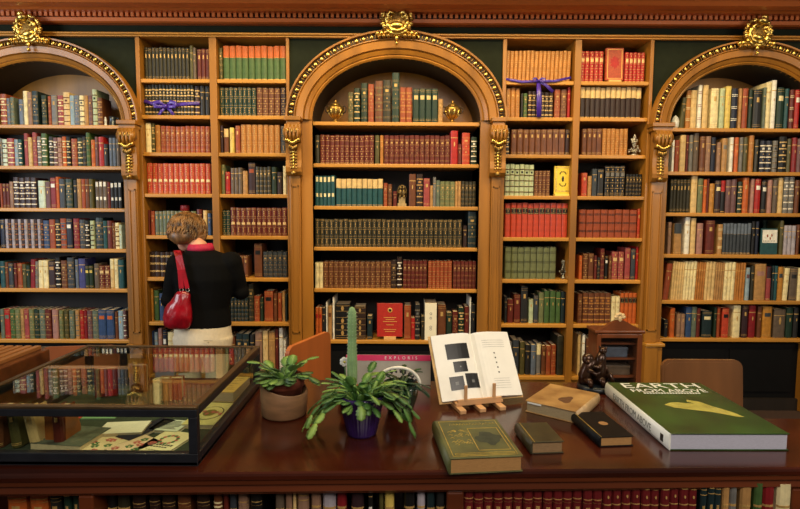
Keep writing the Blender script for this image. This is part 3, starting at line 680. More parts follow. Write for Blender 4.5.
# white book with printed spine
WHITEC = mat('white_jacket', (232, 224, 196), .5, 0, .05, 40)
x0, x1 = px_x(424.8, zr+.1, 4.0), px_x(436.5, zr+.1, 4.0)
root = empty('book', ((x0+x1)/2, 3.998, zr), 'thick white book with letters down its spine, bottom shelf of middle arch', 'book')
m = MB(); w_ = x1-x0; h_ = 38*4/F
m.bbox(-w_/2, w_/2, 0, .004, 0, h_, .001, WHITEC); m.box(-w_/2, -w_/2+.003, .003, .22, 0, h_, WHITEC); m.box(w_/2-.003, w_/2, .003, .22, 0, h_, WHITEC); m.build('cover', root)
m = MB(); m.box(-w_/2+.003, w_/2-.003, .004, .215, .003, h_-.004, PAGES); m.build('page_block', root)
m = MB()
for z in (.72, .6, .36, .3): m.lathe((0,0,0), [(.006,0),(.006,.0006),(.009,.0006),(.009,0)], cover('grey'), 12, Matrix.Translation((0, -.0002, h_*z)) @ Matrix.Rotation(PI/2, 4, 'X'))
m.build('spine_print', root)
# red and gold book, top shelf of bay D
zr = zt(SIDE[0], 215)
x0, x1 = px_x(605.5, zr+.1, 4.03), px_x(623, zr+.1, 4.03)
def star_deco(root, w, h):
    m = MB(); pts = []
    for i in range(24):
        r_ = (.036 if i % 2 else .05)*(1 if (i//2) % 2 else .85); a = 2*PI*i/24; pts.append((r_*.8*math.cos(a), h*.56+r_*1.05*math.sin(a)))
    m.yprism(pts, -.001, .0004, cover('red')); m.build('red_medallion', root)
    m = MB()
    for (a0,a1,b0,b1) in ((-w*.42,w*.42,h*.95,h*.965),(-w*.42,w*.42,h*.05,h*.065),(-w*.42,-w*.39,h*.05,h*.965),(w*.39,w*.42,h*.05,h*.965)): m.box(a0,a1,-.0008,.0004,b0,b1, GILTL)
    m.build('gilt_border', root)
flat_book('book', 'rust-red book facing out with a red star medallion, top shelf right of middle arch', None, x1-x0, 31*4/F, .03, mat('rust_red_leather', (158, 62, 26), .45, 0, .25, 60), ((x0+x1)/2, 4.02, zr+.02), -.03, 0, star_deco)
m = MB(); m.bbox(-.045, .045, 0, .05, 0, .02, .002, CARD); tag(m.build('card_holder', None, None, ((x0+x1)/2, 4.003, zr+.0005)), 'cream card stand under the star medallion book', 'card')
# yellow framed book, bay C fourth shelf
zr = zt(SIDE[3], 215)
x0, x1 = px_x(554.5, zr+.1, 4.03), px_x(570, zr+.1, 4.03)
def yel_deco(root, w, h):
    m = MB()
    for (a0,a1,b0,b1) in ((-w*.46,w*.46,h*.93,h*.97),(-w*.46,w*.46,h*.08,h*.12),(-w*.46,-w*.38,h*.08,h*.97),(w*.38,w*.46,h*.08,h*.97)): m.box(a0,a1,-.0012,.0004,b0,b1, GOLD)
    for zz in (.72, .36):
        for k in range(7):
            a = PI*k/6 if zz > .5 else -PI*k/6
            m.sphere((.022*math.cos(a), -.001, h*zz+.016*math.sin(a)), (.004,.0015,.006), cover('dkolive'), 6, 4)
    m.sphere((0,-.001,h*.54), (.009,.002,.022), cover('dkolive'), 8, 6)
    m.build('printed_ornament', root)
flat_book('book', 'bright yellow book facing out with dark ornament, fourth shelf right of middle arch', None, x1-x0, 27.5*4/F, .024, mat('yellow_cover', (226, 196, 56), .45, 0, .1, 40), ((x0+x1)/2, 4.014, zr+.016), -.03, 0, yel_deco)
m = MB(); m.bbox(-.058, .058, 0, .06, 0, .015, .002, mat('yellow_card', (230, 208, 96), .7, 0, .05)); tag(m.build('card_holder', None, None, ((x0+x1)/2, 4.003, zr+.0005)), 'yellow stand under the bright yellow facing book', 'card')
# framed blue and white book, right arch fourth shelf
zr = zt(RIGHT['rows'][3], RIGHT['cx'])
x0, x1 = px_x(760.5, zr+.1, 4.03), px_x(776, zr+.1, 4.03)
def bw_deco(root, w, h):
    m = MB(); m.box(-w*.47, w*.47, -.001, .0004, h*.45, h*.95, cover('white'))
    m.build('white_title_panel', root)
    m = MB(); 
    for u, zz in ((-.15,.72),(.12,.74),(.02,.62)): m.sphere((w*u,-.001,h*zz), (.006,.0014,.012), cover('rust'), 7, 5)
    for k in range(8): m.box(-w*.4+k*w*.1, -w*.4+k*w*.1+.004, -.0016, 0, h*.5, h*.54, cover('dkgrey'))
    m.build('printing', root)
flat_book('book', 'teal book facing out with a white title panel, fourth shelf of right arch', None, x1-x0, 26*4/F, .022, cover('teal'), ((x0+x1)/2, 4.012, zr+.0006), -.03, 0, bw_deco)
gb = flat_book('book', 'tall dark green board-bound book facing out behind the teal book, right arch', None, .15, 34*4/F, .02, cover('crmgreen'), (px_x(774, zr+.1, 4.15), 4.16, zr+.0006), 0)
# white ceramic and small ornaments
zr = zt(RIGHT['rows'][0], RIGHT['cx']); X = px_x(675.5, zr+.05, 4.04)
root = empty('ceramic_jar', (X, 4.045, zr), 'small white ceramic jar at the left end, top shelf of right arch', 'jar')
m = MB(); m.lathe((0,0,0), [(0,0),(.018,0),(.027,.02),(.029,.05),(.022,.075),(.018,.08)], mat('white_glaze', (214,214,204), .2), 20); m.build('body', root)
m = MB(); m.lathe((0,0,.078), [(0.019,0),(.02,.006),(.008,.014),(.005,.02),(0,.022)], mat('white_glaze', (214,214,204)), 16); m.build('lid', root)
zr = zt(LEFT['rows'][0], LEFT['cx']); X = px_x(112, zr+.05, 4.04)
root = empty('pewter_tankard', (X, 4.05, zr), 'small dark pewter tankard with handle at the right end, top shelf of left arch', 'ornament')
PEW = mat('pewter', (88, 94, 98), .3, .8, .4, 30)
m = MB(); m.lathe((0,0,0), [(0,0),(.03,0),(.031,.006),(.025,.012),(.023,.05),(.026,.07),(.024,.07),(.021,.05),(.02,.01),(0,.008)], PEW, 20); m.build('body', root)
m = MB(); m.tube([(.024,0,.06),(.04,0,.06),(.045,0,.045),(.04,0,.025),(.024,0,.018)], .004, PEW); m.build('handle', root)
root = empty('white_figurine', (px_x(105.5, zr+.05, 4.04), 4.04, zr), 'tiny white figurine beside the pewter tankard, top shelf of left arch', 'figurine')
m = MB(); m.lathe((0,0,0), [(0,0),(.013,0),(.014,.006),(.009,.012),(.008,.03),(.011,.042),(.006,.052),(0,.053)], mat('white_glaze', (214,214,204)), 14); m.sphere((0,0,.058), (.007,.007,.009), mat('white_glaze', (214,214,204))); m.build('body', root)
# gilded urns
zr = zt(MID['rows'][0], MID['cx'])
for px, lab in ((335.5, 'left'), (452.5, 'right')):
    X = px_x(px, zr+.05, 4.05)
    root = empty('gilded_urn', (X, 4.06, zr), f'gilded two-handled urn at the {lab} end of the middle arch top shelf', 'urn', 'urns flanking the top shelf books')
    m = MB(); m.lathe((0,0,0), [(0,0),(.03,0),(.03,.008),(.014,.016),(.011,.026),(.03,.044),(.052,.075),(.058,.105),(.05,.12),(.034,.128),(.03,.13)], GOLDD, 28, None, .06, 9)
    m.build('bowl', root)
    m = MB(); m.lathe((0,0,.128), [(.036,0),(.034,.008),(.018,.02),(.008,.026),(.012,.036),(0,.044)], GOLDD, 20); m.build('lid', root)
    for sg in (-1, 1):
        m = MB(); m.tube([(sg*.05,0,.07),(sg*.074,0,.085),(sg*.08,0,.11),(sg*.066,0,.125),(sg*.046,0,.116)], .005, BRONZE); m.build('handle', root)
    m = MB()
    for k in range(9):
        a = 2*PI*k/9
        m.tube([(.02*math.cos(a),.02*math.sin(a),.035),(.045*math.cos(a),.045*math.sin(a),.06),(.06*math.cos(a),.06*math.sin(a),.1)], [.004,.006,.004], GOLD, 6)
    m.build('leaf_relief', root)
# statuette, middle arch third shelf
zr = zt(MID['rows'][2], MID['cx']); X = px_x(402, zr+.05, 4.04)
BRZ = mat('statuette_bronze', (120, 98, 56), .4, .5, .4, 40)
root = empty('statuette', (X, 4.045, zr), 'small bronze statuette of a seated pair on a stone block, third shelf', 'statuette')
m = MB(); m.bbox(-.033, .033, -.03, .03, 0, .022, .002, mat('buff_stone', (158,136,92), .7)); m.bbox(-.024,.024,-.022,.022,.022,.07,.002, mat('buff_stone', (158,136,92), .7)); m.build('plinth', root)
m = MB(); 
for sg in (-1, 1):
    m.sphere((sg*.012,0,.1), (.012,.014,.028), BRZ); m.sphere((sg*.011,-.002,.138), (.009,.01,.012), BRZ)
    m.tube([(sg*.014,-.006,.082),(sg*.016,-.03,.08),(sg*.015,-.032,.06)], .006, BRZ); m.tube([(sg*.02,0,.118),(sg*.028,-.008,.1),(sg*.012,-.02,.096)], .004, BRZ)
m.tube([(-.03,.012,.07),(-.032,.014,.12),(-.02,.016,.15),(0,.016,.158),(.02,.016,.15),(.032,.014,.12),(.03,.012,.07)], .004, BRZ)
m.build('figures', root)
# silver tree ornament and pewter spray
SIL = mat('silver', (176, 172, 160), .3, .9, .3, 40)
def spray(name, label, X, Z, h, w, col, n):
    random.seed(n); root = empty(name, (X, 4.05, Z), label, 'ornament')
    m = MB(); m.lathe((0,0,0), [(0,0),(w*.3,0),(w*.28,.01),(w*.1,.02),(w*.06,h*.25)], col, 14); m.build('base', root)
    m = MB()
    for i in range(n):
        a = random.uniform(0, 2*PI); r_ = random.uniform(.1, .48)*w; z = h*random.uniform(.2, 1)*(1-.5*r_/w)
        r_ *= (1.15-z/h)
        p = Vector((r_*math.cos(a), r_*math.sin(a)*.6, z))
        m.tube([(0,0,h*.2), tuple(p*.6+Vector((0,0,h*.1))), tuple(p)], [.003,.002,.0015], col, 5)
        m.sphere(p, (.008,.005,.009), col, 6, 5)
    m.build('sprigs', root)
    return root
spray('silver_ornament', 'silver branching ornament beside golden volumes, third shelf right bay', px_x(634, zt(SIDE[2],215)+.05, 4.05), zt(SIDE[2], 215), .165, .11, SIL, 46)
spray('pewter_ornament', 'dark pewter flower spray beside the sage volumes, sixth shelf', px_x(563.3, zt(SIDE[5],215)+.05, 4.05), zt(SIDE[5], 215), .165, .07, mat('dark_pewter', (120,120,112), .35, .7, .6, 30), 30)
# red cylinder box behind the person's head
zr = zt(SIDE[4], 215); X = px_x(185, zr+.1, 4.06)
root = empty('round_box', (X, 4.065, zr), "small red cylindrical box standing just above the person's head", 'box')
m = MB(); m.lathe((0,0,0), [(0,0),(.031,0),(.031,.17),(0,.17)], cover('crimson'), 24); m.build('body', root)
m = MB(); m.lathe((0,0,.17), [(0.031,-.002),(.0325,-.002),(.0325,.05),(.03,.053),(0,.053)], cover('crimson'), 24); m.lathe((0,0,.172), [(.0326,0),(.0328,.001),(.0328,.006),(.0326,.007)], GILT, 24); m.build('lid', root)

# ribbons with bows
PUR = mat('purple_satin', (70, 44, 150), .35, 0, .25, 25, .2)
def ribbon(pts, w, mb, vert=True, th=.0015):
    pts = [Vector(p) for p in pts]; vs = []; fs = []; n = len(pts)
    for i, p in enumerate(pts):
        t = (pts[min(i+1,n-1)]-pts[max(i-1,0)]).normalized()
        s_ = t.cross(Vector((0,-1,0))).normalized()
        ww = w[i] if hasattr(w, '__len__') else w
        for k, (a, b) in enumerate(((-1,0),(-.4,-.25),(.4,-.1),(1,0))):
            vs.append(p+s_*a*ww/2+Vector((0,b*ww*.35,0)))
        for k, (a, b) in enumerate(((1,0),(.4,-.1),(-.4,-.25),(-1,0))):
            vs.append(p+s_*a*ww/2+Vector((0,b*ww*.35+th,0)))
    for i in range(n-1):
        for k in range(8): fs.append((i*8+k, (i+1)*8+k, (i+1)*8+(k+1)%8, i*8+(k+1)%8))
    fs += [list(range(8)), [(n-1)*8+k for k in range(7,-1,-1)]]
    mb.add(vs, fs, PUR, None, True)
def bow_at(x, y, z, mb, s=1.0):
    for sg in (-1, 1):
        ribbon([(x, y, z), (x+sg*.035*s, y-.012, z+.026*s), (x+sg*.065*s, y-.018, z+.02*s), (x+sg*.062*s, y-.02, z-.004), (x+sg*.03*s, y-.014, z-.004), (x, y-.004, z)], [.012,.024*s,.026*s,.024*s,.02*s,.012], mb)
    mb.sphere((x, y-.012, z), (.014*s,.012,.013*s), PUR, 10, 7)
yR = 4.002
P0 = WY(144, 101, yR); P1 = WY(199.5, 103, yR); K = WY(166, 106.5, yR)
root = empty('ribbon', (K.x, yR, K.z), 'purple satin ribbon with a bow around gilt books, left bay second shelf', 'ribbon', 'purple satin ribbons around books')
m = MB(); ribbon([P0, (P0+K)/2+Vector((0,0,-.004)), K, K+Vector((.12,0,.018)), P1], .024, m); wpart(m, 'band', root)
m = MB(); bow_at(K.x, yR-.004, K.z, m, 1.15)
ribbon([K, K+Vector((-.03,-.012,-.035)), K+Vector((-.05,-.01,-.065))], .02, m); ribbon([K, K+Vector((.035,-.012,-.03)), K+Vector((.06,-.012,-.062))], .02, m)
wpart(m, 'bow', root)
P0 = WY(506, 79, 3.965); P1 = WY(571, 77.5, 3.965); K = WY(538.5, 81, 3.955)
root = empty('ribbon', (K.x, 3.96, K.z), 'purple satin ribbon tied around golden books, its tail hanging over the shelf below', 'ribbon', 'purple satin ribbons around books')
m = MB(); ribbon([P0, (P0+K)/2+Vector((0,0,-.012)), K, (P1+K)/2+Vector((0,0,-.012)), P1], .017, m); wpart(m, 'band', root)
m = MB(); bow_at(K.x, 3.955, K.z, m, .62); E1 = WY(539, 117, 3.958); E2 = WY(553, 92, 3.958)
ribbon([K, (K+E1)/2+Vector((.004,0,0)), E1], [.026,.038,.034], m); ribbon([K, (K+E2)/2+Vector((0,0,.012)), E2], [.018,.022,.026], m)
wpart(m, 'bow', root)

# ------------------------------------------------------------------ display table: low open bookcase with a projecting top
TZT = .92
fy = lambda x: 1.160+.03*x
root = empty('display_table', (0, 1.5, 0), 'long dark mahogany display table with open book compartments in its front', 'table')
m = MB()
poly = [(-1.9, fy(-1.9)), (1.75, fy(1.75)), (1.75, 1.49), (.985, 1.49), (.985, 1.80), (-1.9, 1.83)]
def inset(poly, d):
    out = []
    for i, p in enumerate(poly):
        a, b = Vector(poly[i-1]), Vector(poly[(i+1) % len(poly)]); p = Vector(p)
        e1 = (p-a).normalized(); e2 = (b-p).normalized(); n1 = Vector((-e1.y, e1.x)); n2 = Vector((-e2.y, e2.x))
        k = (n1+n2); k = k/max(.3, (1+n1.dot(n2))); out.append(tuple(p+k*d))
    return out
levels = [(.006, TZT), (.0015, TZT-.003), (0, TZT-.008), (.0, TZT-.016), (.004, TZT-.02)]
rings = [(inset(poly, d), z) for d, z in levels]
vs = []; fs = []; q = len(poly)
for rg, z in rings: vs += [(p[0], p[1], z) for p in rg]
fs.append(list(range(q)))
for L_ in range(len(rings)-1):
    for i in range(q): fs.append((L_*q+i, (L_+1)*q+i, (L_+1)*q+(i+1) % q, L_*q+(i+1) % q))
fs.append([(len(rings)-1)*q+i for i in range(q-1,-1,-1)])
m.add(vs, fs, TABLE)
wpart(m, 'top', root)
m = MB()
ang = math.atan(.03)
A = Matrix.Translation((0, 1.160, 0)) @ Matrix.Rotation(ang, 4, 'Z')
m.xprism([(.004,TZT-.0205),(.3,TZT-.0205),(.3,TZT-.06),(.022,TZT-.06),(.018,TZT-.054),(.012,TZT-.05),(.014,TZT-.036),(.006,TZT-.03)][::-1], -1.88, 1.73, TABLEF, A)
wpart(m, 'apron', root)
ends = []
for a_, b_, y_ in ((88.5, 103, 490), (446, 463, 490), (795, 812, 487)):
    X0, X1 = px_x(a_, .85, 1.2), px_x(b_, .85, 1.2); ends.append((X0, X1))
    m = MB(); m.bbox(X0, X1, 1.18+.03*X0, 1.46, .06, TZT-.06, .004, TABLEF); wpart(m, 'divider', root)
for X0, X1 in ((-1.86,-1.8), (1.68, 1.72)):
    m = MB(); m.bbox(X0, X1, 1.19+.03*X0, 1.46, .06, TZT-.06, .004, TABLEF); wpart(m, 'divider', root)
m = MB(); m.box(-1.86, 1.72, 1.46, 1.478, .06, TZT-.06, TABLEF); wpart(m, 'back_panel', root)
for z in (.62, .34, .08):
    m = MB(); m.xprism([(.03,z-.02),(.03,z-.002),(.032,z),(.295,z),(.295,z-.02)][::-1], -1.86, 1.72, TABLEF, A); wpart(m, 'shelf', root)
m = MB(); m.box(-1.86, 1.72, 1.2, 1.47, 0, .06, TABLEF); wpart(m, 'plinth', root)
for x in (-1.8, -.45, .9):
    m = MB(); m.bbox(x-.03, x+.03, 1.72, 1.78, 0, TZT-.021, .004, TABLEF); wpart(m, 'leg', root)

# ------------------------------------------------------------------ glass display case
def glass_mat(name, tint=(1,1,1), f=1.5):
    m = bpy.data.materials.new(name); m.use_nodes = True; nt = m.node_tree; nt.nodes.clear()
    o = nt.nodes.new('ShaderNodeOutputMaterial'); mx = nt.nodes.new('ShaderNodeMixShader'); fr = nt.nodes.new('ShaderNodeFresnel')
    t = nt.nodes.new('ShaderNodeBsdfTransparent'); g = nt.nodes.new('ShaderNodeBsdfGlossy')
    ge = nt.nodes.new('ShaderNodeNewGeometry'); ma = nt.nodes.new('ShaderNodeMath'); ma.operation = 'MULTIPLY_ADD'
    ma.inputs[1].default_value = 1/f-f; ma.inputs[2].default_value = f
    nt.links.new(ge.outputs['Backfacing'], ma.inputs[0]); nt.links.new(ma.outputs[0], fr.inputs[0]); t.inputs[0].default_value = (*tint, 1); g.inputs['Roughness'].default_value = .0
    nt.links.new(fr.outputs[0], mx.inputs[0]); nt.links.new(t.outputs[0], mx.inputs[1]); nt.links.new(g.outputs[0], mx.inputs[2]); nt.links.new(mx.outputs[0], o.inputs[0])
    return m
GLASS = glass_mat('case_glass', (.93,.96,.92), 1.5)
BLKP = mat('black_case_paint', (26, 28, 34), .35, 0, .2, 30, .2)
BRNP = mat('olive_brown_case_edge', (70, 54, 34), .35, .2, .3, 20, .2)
cx0, cx1, cy0, cy1, cz0, cz1 = -1.02, -.455, 1.180, 1.735, TZT+.0005, 1.057
root = empty('display_case', ((cx0+cx1)/2, (cy0+cy1)/2, TZT), 'glass-topped black table display case full of old booklets', 'display case')
m = MB(); t = .02
m.box(cx0, cx1, cy0, cy1, cz0, cz0+.008, BLKP)
for (a,b,c,d) in ((cx0,cx1,cy0,cy0+t),(cx0,cx1,cy1-t,cy1),(cx0,cx0+t,cy0+t,cy1-t),(cx1-t,cx1,cy0+t,cy1-t)):
    m.bbox(a,b,c,d,cz0,cz0+.028,.002,BLKP)
wpart(m, 'base_frame', root)
for (a,c) in ((cx0,cy0),(cx1-t,cy0),(cx0,cy1-t),(cx1-t,cy1-t)):
    m = MB(); m.bbox(a,a+t,c,c+t,cz0+.028,cz1-.024,.002,BLKP); wpart(m, 'corner_post', root)
m = MB()
for (a,b,c,d) in ((cx0,cx1,cy0,cy0+t),(cx0,cx1,cy1-t,cy1),(cx0,cx0+t,cy0+t,cy1-t),(cx1-t,cx1,cy0+t,cy1-t)):
    m.bbox(a,b,c,d,cz1-.024,cz1-.006,.002,BLKP)
for (a,b,c,d) in ((cx0,cx1,cy0,cy0+t-.004),(cx0,cx1,cy1-t+.004,cy1),(cx0,cx0+t-.004,cy0+t,cy1-t),(cx1-t+.004,cx1,cy0+t,cy1-t)):
    m.bbox(a,b,c,d,cz1-.006,cz1,.0015,BRNP)
wpart(m, 'lid_frame', root)
m = MB(); m.box(cx0+t-.003,cx1-t+.003,cy0+t-.003,cy1-t+.003,cz1-.0055,cz1-.0025,GLASS); wpart(m, 'top_pane', root)
for (a,b,c,d) in ((cx0+t,cx1-t,cy0+.008,cy0+.011),(cx0+t,cx1-t,cy1-.011,cy1-.008),(cx0+.008,cx0+.011,cy0+t,cy1-t),(cx1-.011,cx1-.008,cy0+t,cy1-t)):
    m = MB(); m.box(a,b,c,d,cz0+.028,cz1-.024,GLASS); wpart(m, 'side_pane', root)
m = MB(); m.box(cx0+t,cx1-t,cy0+t,cy1-t,cz0+.0085,cz0+.012,mat('green_felt', (52,62,44), .95, 0, .2, 90)); wpart(m, 'felt_floor', root)
ZF = cz0+.0125
def papermat(n, c): return mat('paper_'+n, c, .7, 0, .08, 25)
def booklet(name, label, px, py, w, d, t_, rz, pm, deco=None, z=ZF, tilt=0, cat='booklet', grp='booklets inside the display case'):
    P = TZ(px, py, z+t_)
    root = empty(name, (P.x, P.y, z), label, cat, grp, rz); root.rotation_euler.x = tilt
    m = MB(); m.bbox(-w/2, w/2, -d/2, d/2, 0, .001, .0003, pm); m.bbox(-w/2, w/2, -d/2, d/2, t_-.001, t_, .0003, pm); m.box(-w/2, -w/2+.001, -d/2, d/2, 0, t_, pm); m.build('cover', root)
    m = MB(); m.box(-w/2+.001, w/2-.001, -d/2+.001, d/2-.001, .001, t_-.001, PAGES); m.build('page_block', root)
    if deco:
        m = MB(); random.seed(int(px*7)); deco(m, w, d, t_); m.build('cover_print', root)
    return root
INK = mat('dark_ink', (40,38,36), .6, 0, .1); PINKI = mat('pink_print', (186,96,84), .6, 0, .2); GRNI = mat('green_print', (70,110,60), .6, 0, .2); OLIN = mat('olive_print', (120,108,40), .6, 0, .2)
def floral(m, w, d, t_):
    for i in range(9):
        x, y = random.uniform(-.38,.38)*w, random.uniform(-.38,.38)*d
        for k in range(5):
            a = 2*PI*k/5; m.sphere((x+.006*math.cos(a), y+.006*math.sin(a), t_), (.0042,.0042,.0006), PINKI if i % 3 else GRNI, 6, 4)
def crest_d(m, w, d, t_):
    for k in range(14):
        a = 2*PI*k/14; m.sphere((.02*math.cos(a), d*.12+.022*math.sin(a), t_), (.005,.006,.0006), GRNI if k % 2 else PINKI, 6, 4)
    for j, yy in enumerate((-.12,-.2,-.33)):
        for k in range(9-j*2): m.box((k-(9-j*2)/2)*.0075, (k-(9-j*2)/2)*.0075+.005, d*yy-.004, d*yy+.004-.003*j, t_, t_+.0005, INK)
def oval_d(m, w, d, t_):
    for r_, mt, zz in ((1, INK, .0004), (.92, papermat('lemon', (214,204,132)), .0007), (.5, OLIN, .001)):
        m.add([(w*.42*r_*math.cos(2*PI*i/28), d*.3*r_*math.sin(2*PI*i/28), t_+zz) for i in range(28)], [list(range(28))], mt)
    for k in range(6): m.sphere(((k-2.5)*.012, random.uniform(-.01,.01), t_+.001), (.006,.009,.0006), PINKI, 6, 4)
def lines(m, w, d, t_):
    for j in range(7):
        ww = random.uniform(.5,.8)*w; m.box(-w*.4, -w*.4+ww, d*(.35-j*.11)-.0015, d*(.35-j*.11)+.0015, t_, t_+.0004, INK)
booklet('booklet', 'cream booklet with a printed crest, nearest the right front corner post of the case', 165, 442, .085, .125, .006, -.25, papermat('cream', (236,226,176)), crest_d)
booklet('booklet', 'buff booklet with floral print, front left of the crest booklet', 104, 442, .08, .12, .006, -.55, papermat('buff', (222,204,160)), floral)
booklet('booklet', 'pinkish floral booklet between the buff booklet and the crest booklet', 134, 445, .07, .1, .006, -.6, papermat('pinkish', (226,200,164)), floral)
booklet('booklet', 'open white paper stack behind the buff floral booklet in the case', 124, 427, .11, .075, .014, .12, papermat('white', (234,230,206)), None)
booklet('booklet', 'pale booklet with lines of print behind the crest booklet', 170, 425, .08, .07, .008, -.15, papermat('pale', (206,214,190)), lines)
booklet('booklet', 'pale green leaflet near the middle of the case', 103, 414, .09, .06, .003, .05, papermat('leafgreen', (122,168,120)), None)
booklet('booklet', 'red leaflet left of the pale green leaflet in the case', 80, 414, .045, .05, .003, -.2, papermat('red', (184,60,40)), None)
booklet('booklet', 'yellow booklet with an oval emblem, seen through the right side pane', 210, 413, .085, .16, .012, -.05, papermat('lemon', (214,204,132)), oval_d)
booklet('booklet', 'long ochre-yellow book behind the oval emblem booklet', 231, 384, .07, .15, .03, -.05, papermat('ochre', (222,184,96)), lines)
booklet('booklet', 'navy bound notebook behind the crest booklet', 147, 428, .05, .14, .008, -.45, cover('dkblue'), None)
booklet('booklet', 'grey-green marbled album at the left of the case floor', 72, 435, .13, .11, .016, -.12, mat('marbled_grey', (84,92,78), .5, 0, .6, 40), None)
booklet('booklet', 'dark green folder under the pale green leaflet', 112, 402, .12, .1, .002, .02, cover('crmgreen'), None, grp=None)
def standing(label, px, py, w, h, t_, cm, rz=0):
    P = TZ(px, py, ZF); flat_book('book', label, 'small books standing in the display case', w, h, t_, cm, (P.x, P.y, ZF), 0, rz)
standing('small red book standing at the back left of the display case', 107, 397, .058, .088, .02, cover('crimson'), .35)
standing('brown book standing in the middle of the display case with gilt front', 139, 392, .05, .085, .02, cover('brown'), .05)
standing('cream slim book standing near the right of the display case', 157, 404, .02, .07, .03, cover('cream'), .05)
standing('tan book standing beside the cream slim book in the case', 166, 401, .035, .068, .03, cover('tan'), .05)
standing('rust brown book standing at the right of the tan one in the case', 176, 400, .034, .066, .03, cover('rust'), .05)
standing('pale lilac book standing behind the tan one in the case', 165, 384, .06, .085, .02, cover('lilac'), 0)
standing('straw-coloured book standing at the back of the display case', 177, 373, .08, .085, .02, cover('straw'), 0)
P = TZ(10, 447, ZF)
for k, (dx, c, l, ry) in enumerate(((-.045,'brown','brown book leaning furthest left in the display case',.05),(-.0,'olive','olive book leaning against the brown one, left end of the case',-.12),(.045,'straw','straw-coloured book leaning beside the olive one in the case',-.2),(.1,'maroon','maroon book upright at the left, right of the leaning straw-coloured one',-.03))):
    mb = MB(); shelf_book(mb, 0, 0, 0, .024, .093, .06, c, 'l'); o = mb.build('book', None, None, (P.x+.02+dx, 1.235, ZF+.002)); o.rotation_euler.y = ry
    tag(o, l, 'book', 'small books standing in the display case')
wf = MB(); wf.xprism([(0,0),(.06,0),(.06,.03),(.045,.07),(.02,.094),(0,.09)][::-1], 0, .05, mat('amber_wood', (150,84,34), .4, 0, .3, 20, .1))  # added curve for the chair-like shape seen in the front glass
tag(wf.build('wooden_placeholder', None, None, (-.845, 1.25, ZF)), 'curved amber wooden bookend added inside the display case for a shape in its glass', 'placeholder')

# ------------------------------------------------------------------ slatted tray left of the case
BURL = mat('burl_walnut', (120, 66, 30), .35, 0, .5, 14, .3, rgb2=(62,30,14))
root = empty('card_tray', (-1.31, 1.44, TZT), 'burl walnut box with a slatted lid, left of the glass display case', 'box')
m = MB(); m.bbox(-1.53, -1.1, 1.2, 1.67, TZT+.0005, 1.06, .004, BURL); wpart(m, 'body', root)
m = MB(); x = -1.52
while x < -1.12:
    m.bbox(x, x+.02, 1.205, 1.665, 1.06, 1.072, .002, mat('slat_walnut', (150, 98, 52), .4, 0, .3, 12, .2, (1,.2,1))); x += .029
wpart(m, 'slatted_lid', root)

# ------------------------------------------------------------------ books lying on the table
def lying(label, X, Y, rz, W_, D_, T_, cm, spine='L', deco=None, pages=PAGES, spine_m=None, name='book', z=TZT+.0004, ov=.003):
    """flat book; origin = near left corner; spine on the left edge (local x = 0)"""
    root = empty(name, (X, Y, z), label, 'book', None, rz)
    m = MB(); b = .0026
    m.bbox(0, W_, 0, D_, 0, b, .0008, cm); m.bbox(0, W_, 0, D_, T_-b, T_, .0008, cm); m.build('cover', root)
    m = MB(); n = 6
    arc = [(-.007*math.sin(PI*i/n), T_/2-T_/2*math.cos(PI*i/n)) for i in range(n+1)]
    vs = [(x, 0, z_) for x, z_ in arc]+[(x, D_, z_) for x, z_ in arc]+[(.002, 0, z_) for x, z_ in arc]+[(.002, D_, z_) for x, z_ in arc]; k = n+1
    fs = [(i, i+1, k+i+1, k+i) for i in range(n)]+[(2*k+i, 3*k+i, 3*k+i+1, 2*k+i+1) for i in range(n)]+[(i, 2*k+i, 2*k+i+1, i+1) for i in range(n)]+[(k+i, k+i+1, 3*k+i+1, 3*k+i) for i in range(n)]
    m.add(vs, fs, spine_m or cm, None, True); sp = m.build('spine', root)
    m = MB(); m.box(.002, W_-ov-.001, ov, D_-ov, b, T_-b, pages); m.build('page_block', root)
    if deco: deco(root, W_, D_, T_, sp)
    return root
PGB = mat('coated_page_edges', (176, 176, 192), .7, 0, .1, 200, 0, (1,1,8))
COVG = mat('aerial_photo_cover', (46, 84, 34), .3, 0, .45, 9, .15, rgb2=(20, 46, 18))
YELG = mat('yellow_print', (178, 172, 84), .2, 0, .25, 30, .4)
WHT = mat('white_print', (226, 228, 222), .35, 0, .03)
def earth_deco(root, W_, D_, T_, sp):
    A = Matrix.Translation((W_*.52, D_*.915, T_+.0002)); b = text_mesh('EARTH', .062, WHT, .0001, A, 1.28); 
    b2 = text_mesh('FROM ABOVE', .040, WHT, .0001, Matrix.Translation((W_*.53, D_*.80, T_+.0002)), .94); b.add(b2.v, b2.f, WHT)
    x = W_*.24
    while x < W_*.8:
        b.box(x, x+.006, D_*.735, D_*.755, T_, T_+.0005, WHT); x += .0085
    b.build('title_lettering', root, 'white title lettering')
    m = MB()
    pts = [(.30,.50),(.36,.44),(.50,.40),(.66,.36),(.84,.27),(.90,.27),(.86,.36),(.76,.47),(.70,.56),(.60,.60),(.57,.56),(.62,.52),(.54,.53),(.46,.55),(.38,.54)]
    pts = [(x*W_*.95, y*D_, T_+.0004) for x, y in pts]
    m.add(pts, [list(range(len(pts)))], YELG); m.build('pale_shape_on_cover', root, 'pale yellow field in the cover photograph')
    A = Matrix.Translation((-.0074, D_*.52, T_*.5)) @ Matrix.Rotation(-PI/2, 4, 'Z') @ Matrix.Rotation(PI/2, 4, 'X')
    b = text_mesh('EARTH FROM ABOVE', .027, mat('grey_print', (120,124,122), .5), .0002, A, .95); 
    b.box(-.0078, -.0066, D_*.05, D_*.085, T_*.3, T_*.72, INK)
    b.build('lettering', sp, 'grey title lettering')
lying('large green aerial photography book with a white spine, titled in white, right of table', .66, 1.274, .01, .293, .392, .043, COVG, deco=earth_deco, pages=PGB, spine_m=WHT)
